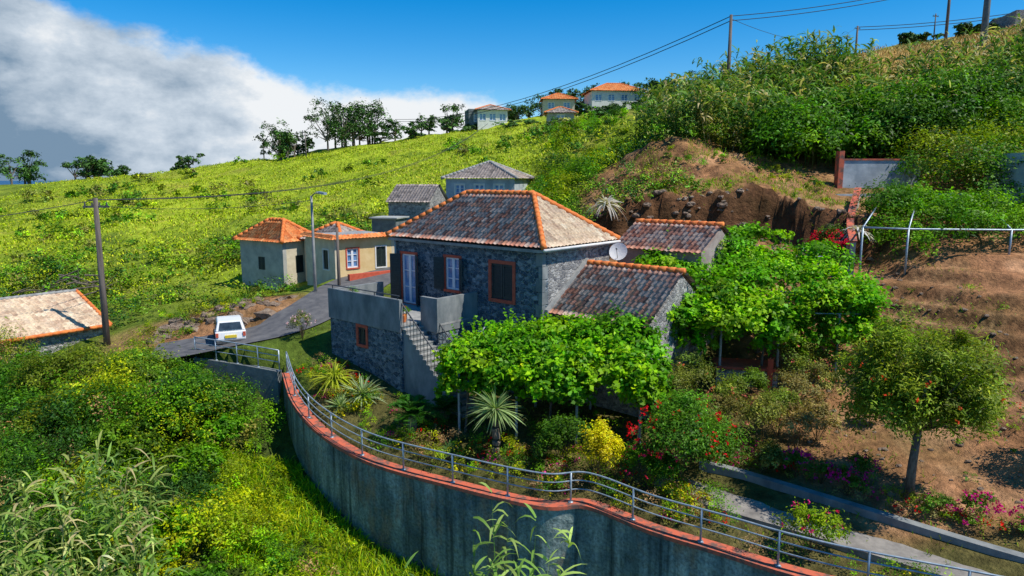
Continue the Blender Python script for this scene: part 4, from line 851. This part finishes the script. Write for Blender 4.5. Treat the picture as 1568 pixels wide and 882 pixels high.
# ------------------------------------------------------------------ light, world, camera
sd_=np.array([.93,-.37]); sd_/=np.linalg.norm(sd_); el=math.radians(56); sv=Vector((sd_[0]*math.cos(el),sd_[1]*math.cos(el),math.sin(el)))
L=bpy.data.lights.new('sun','SUN'); L.energy=5.0; L.angle=math.radians(.5); L.color=(1,.95,.86); lo=bpy.data.objects.new('sun',L); lo.rotation_euler=sv.to_track_quat('Z','Y').to_euler(); COL.objects.link(lo)
w=bpy.data.worlds.new('World'); S.world=w; w.use_nodes=True; nt=w.node_tree; nt.nodes.clear(); N=nt.nodes.new; K=nt.links.new
out=N('ShaderNodeOutputWorld'); sky=N('ShaderNodeTexSky'); sky.sky_type='NISHITA'; sky.sun_disc=False; sky.sun_elevation=el; sky.sun_rotation=math.atan2(sd_[0],sd_[1]); sky.altitude=600; sky.air_density=1.0; sky.dust_density=.1; sky.ozone_density=4
hs=N('ShaderNodeHueSaturation'); hs.inputs['Saturation'].default_value=1.5; hs.inputs['Value'].default_value=1.05; K(sky.outputs[0],hs.inputs['Color'])
bg=N('ShaderNodeBackground'); bg.inputs[1].default_value=.14; K(hs.outputs[0],bg.inputs[0])
tc=N('ShaderNodeTexCoord'); sp=N('ShaderNodeSeparateXYZ'); K(tc.outputs['Generated'],sp.inputs[0])
def mth(op,a,b=None,c=None,clamp=False):
    n=N('ShaderNodeMath'); n.operation=op; n.use_clamp=clamp
    for i,v in enumerate((a,b,c)):
        if v is None: continue
        if isinstance(v,(int,float)): n.inputs[i].default_value=v
        else: K(v,n.inputs[i])
    return n.outputs[0]
az=mth('ARCTAN2',sp.outputs[0],sp.outputs[1]); t=mth('MULTIPLY_ADD',az,1/2.094,.5)
er=ramp(nt,[(0,(.32,)*3),(.19,(.24,)*3),(.265,(.178,)*3),(.3025,(.163,)*3),(.34,(.138,)*3),(.378,(.124,)*3),(.429,(.112,)*3),(.489,(.104,)*3),(.53,(.03,)*3),(1,(0,0,0))]); K(t,er.inputs[0])
def wn(scale,detail,rough,off=0):
    mp=N('ShaderNodeMapping'); mp.inputs['Scale'].default_value=(1,1,1.7); mp.inputs['Location'].default_value=(off,off,0); K(tc.outputs['Generated'],mp.inputs[0])
    nz=N('ShaderNodeTexNoise'); nz.inputs['Scale'].default_value=scale; nz.inputs['Detail'].default_value=detail; nz.inputs['Roughness'].default_value=rough; K(mp.outputs[0],nz.inputs['Vector']); return nz.outputs[0]
nA=wn(9,10,.62)
ed=mth('ADD',er.outputs[0],mth('MULTIPLY',mth('SUBTRACT',nA,.5),.10)); dd=mth('SUBTRACT',ed,sp.outputs[2])
mr=N('ShaderNodeMapRange'); mr.interpolation_type='SMOOTHSTEP'; mr.inputs[1].default_value=-.012; mr.inputs[2].default_value=.02; K(dd,mr.inputs[0])
nB=wn(4,9,.58,3.3); nC=wn(14,8,.62,7.7)
g1=mth('MULTIPLY',mth('SUBTRACT',-.42,az),3.4); g2=mth('MULTIPLY',dd,2.6); g3=mth('MULTIPLY',mth('SUBTRACT',nB,.5),2.6); g4=mth('MULTIPLY',mth('SUBTRACT',nC,.5),1.5)
g1=mth('MAXIMUM',g1,-.35)
gs=mth('ADD',mth('ADD',g1,g2),mth('ADD',g3,g4),clamp=True)
cr=ramp(nt,[(0,(.92,.95,.98)),(.35,(.62,.71,.81)),(1,(.20,.31,.44))]); K(gs,cr.inputs[0])
bc=N('ShaderNodeBackground'); bc.inputs[1].default_value=.95; K(cr.outputs[0],bc.inputs[0])
ms=N('ShaderNodeMixShader'); K(mr.outputs[0],ms.inputs[0]); K(bg.outputs[0],ms.inputs[1]); K(bc.outputs[0],ms.inputs[2]); K(ms.outputs[0],out.inputs[0])
cam=bpy.data.cameras.new('camera'); cam.lens=24.34; cam.sensor_width=36; cam.clip_end=200000; cam.clip_start=.1; co=bpy.data.objects.new('camera',cam); co.location=(0,0,9); co.rotation_euler=(math.radians(81),0,0); COL.objects.link(co); S.camera=co
S.view_settings.view_transform='Standard'; S.view_settings.look='None'; S.view_settings.exposure=0
print('faces',sum(len(o.data.polygons) for o in bpy.data.objects if o.type=='MESH'))
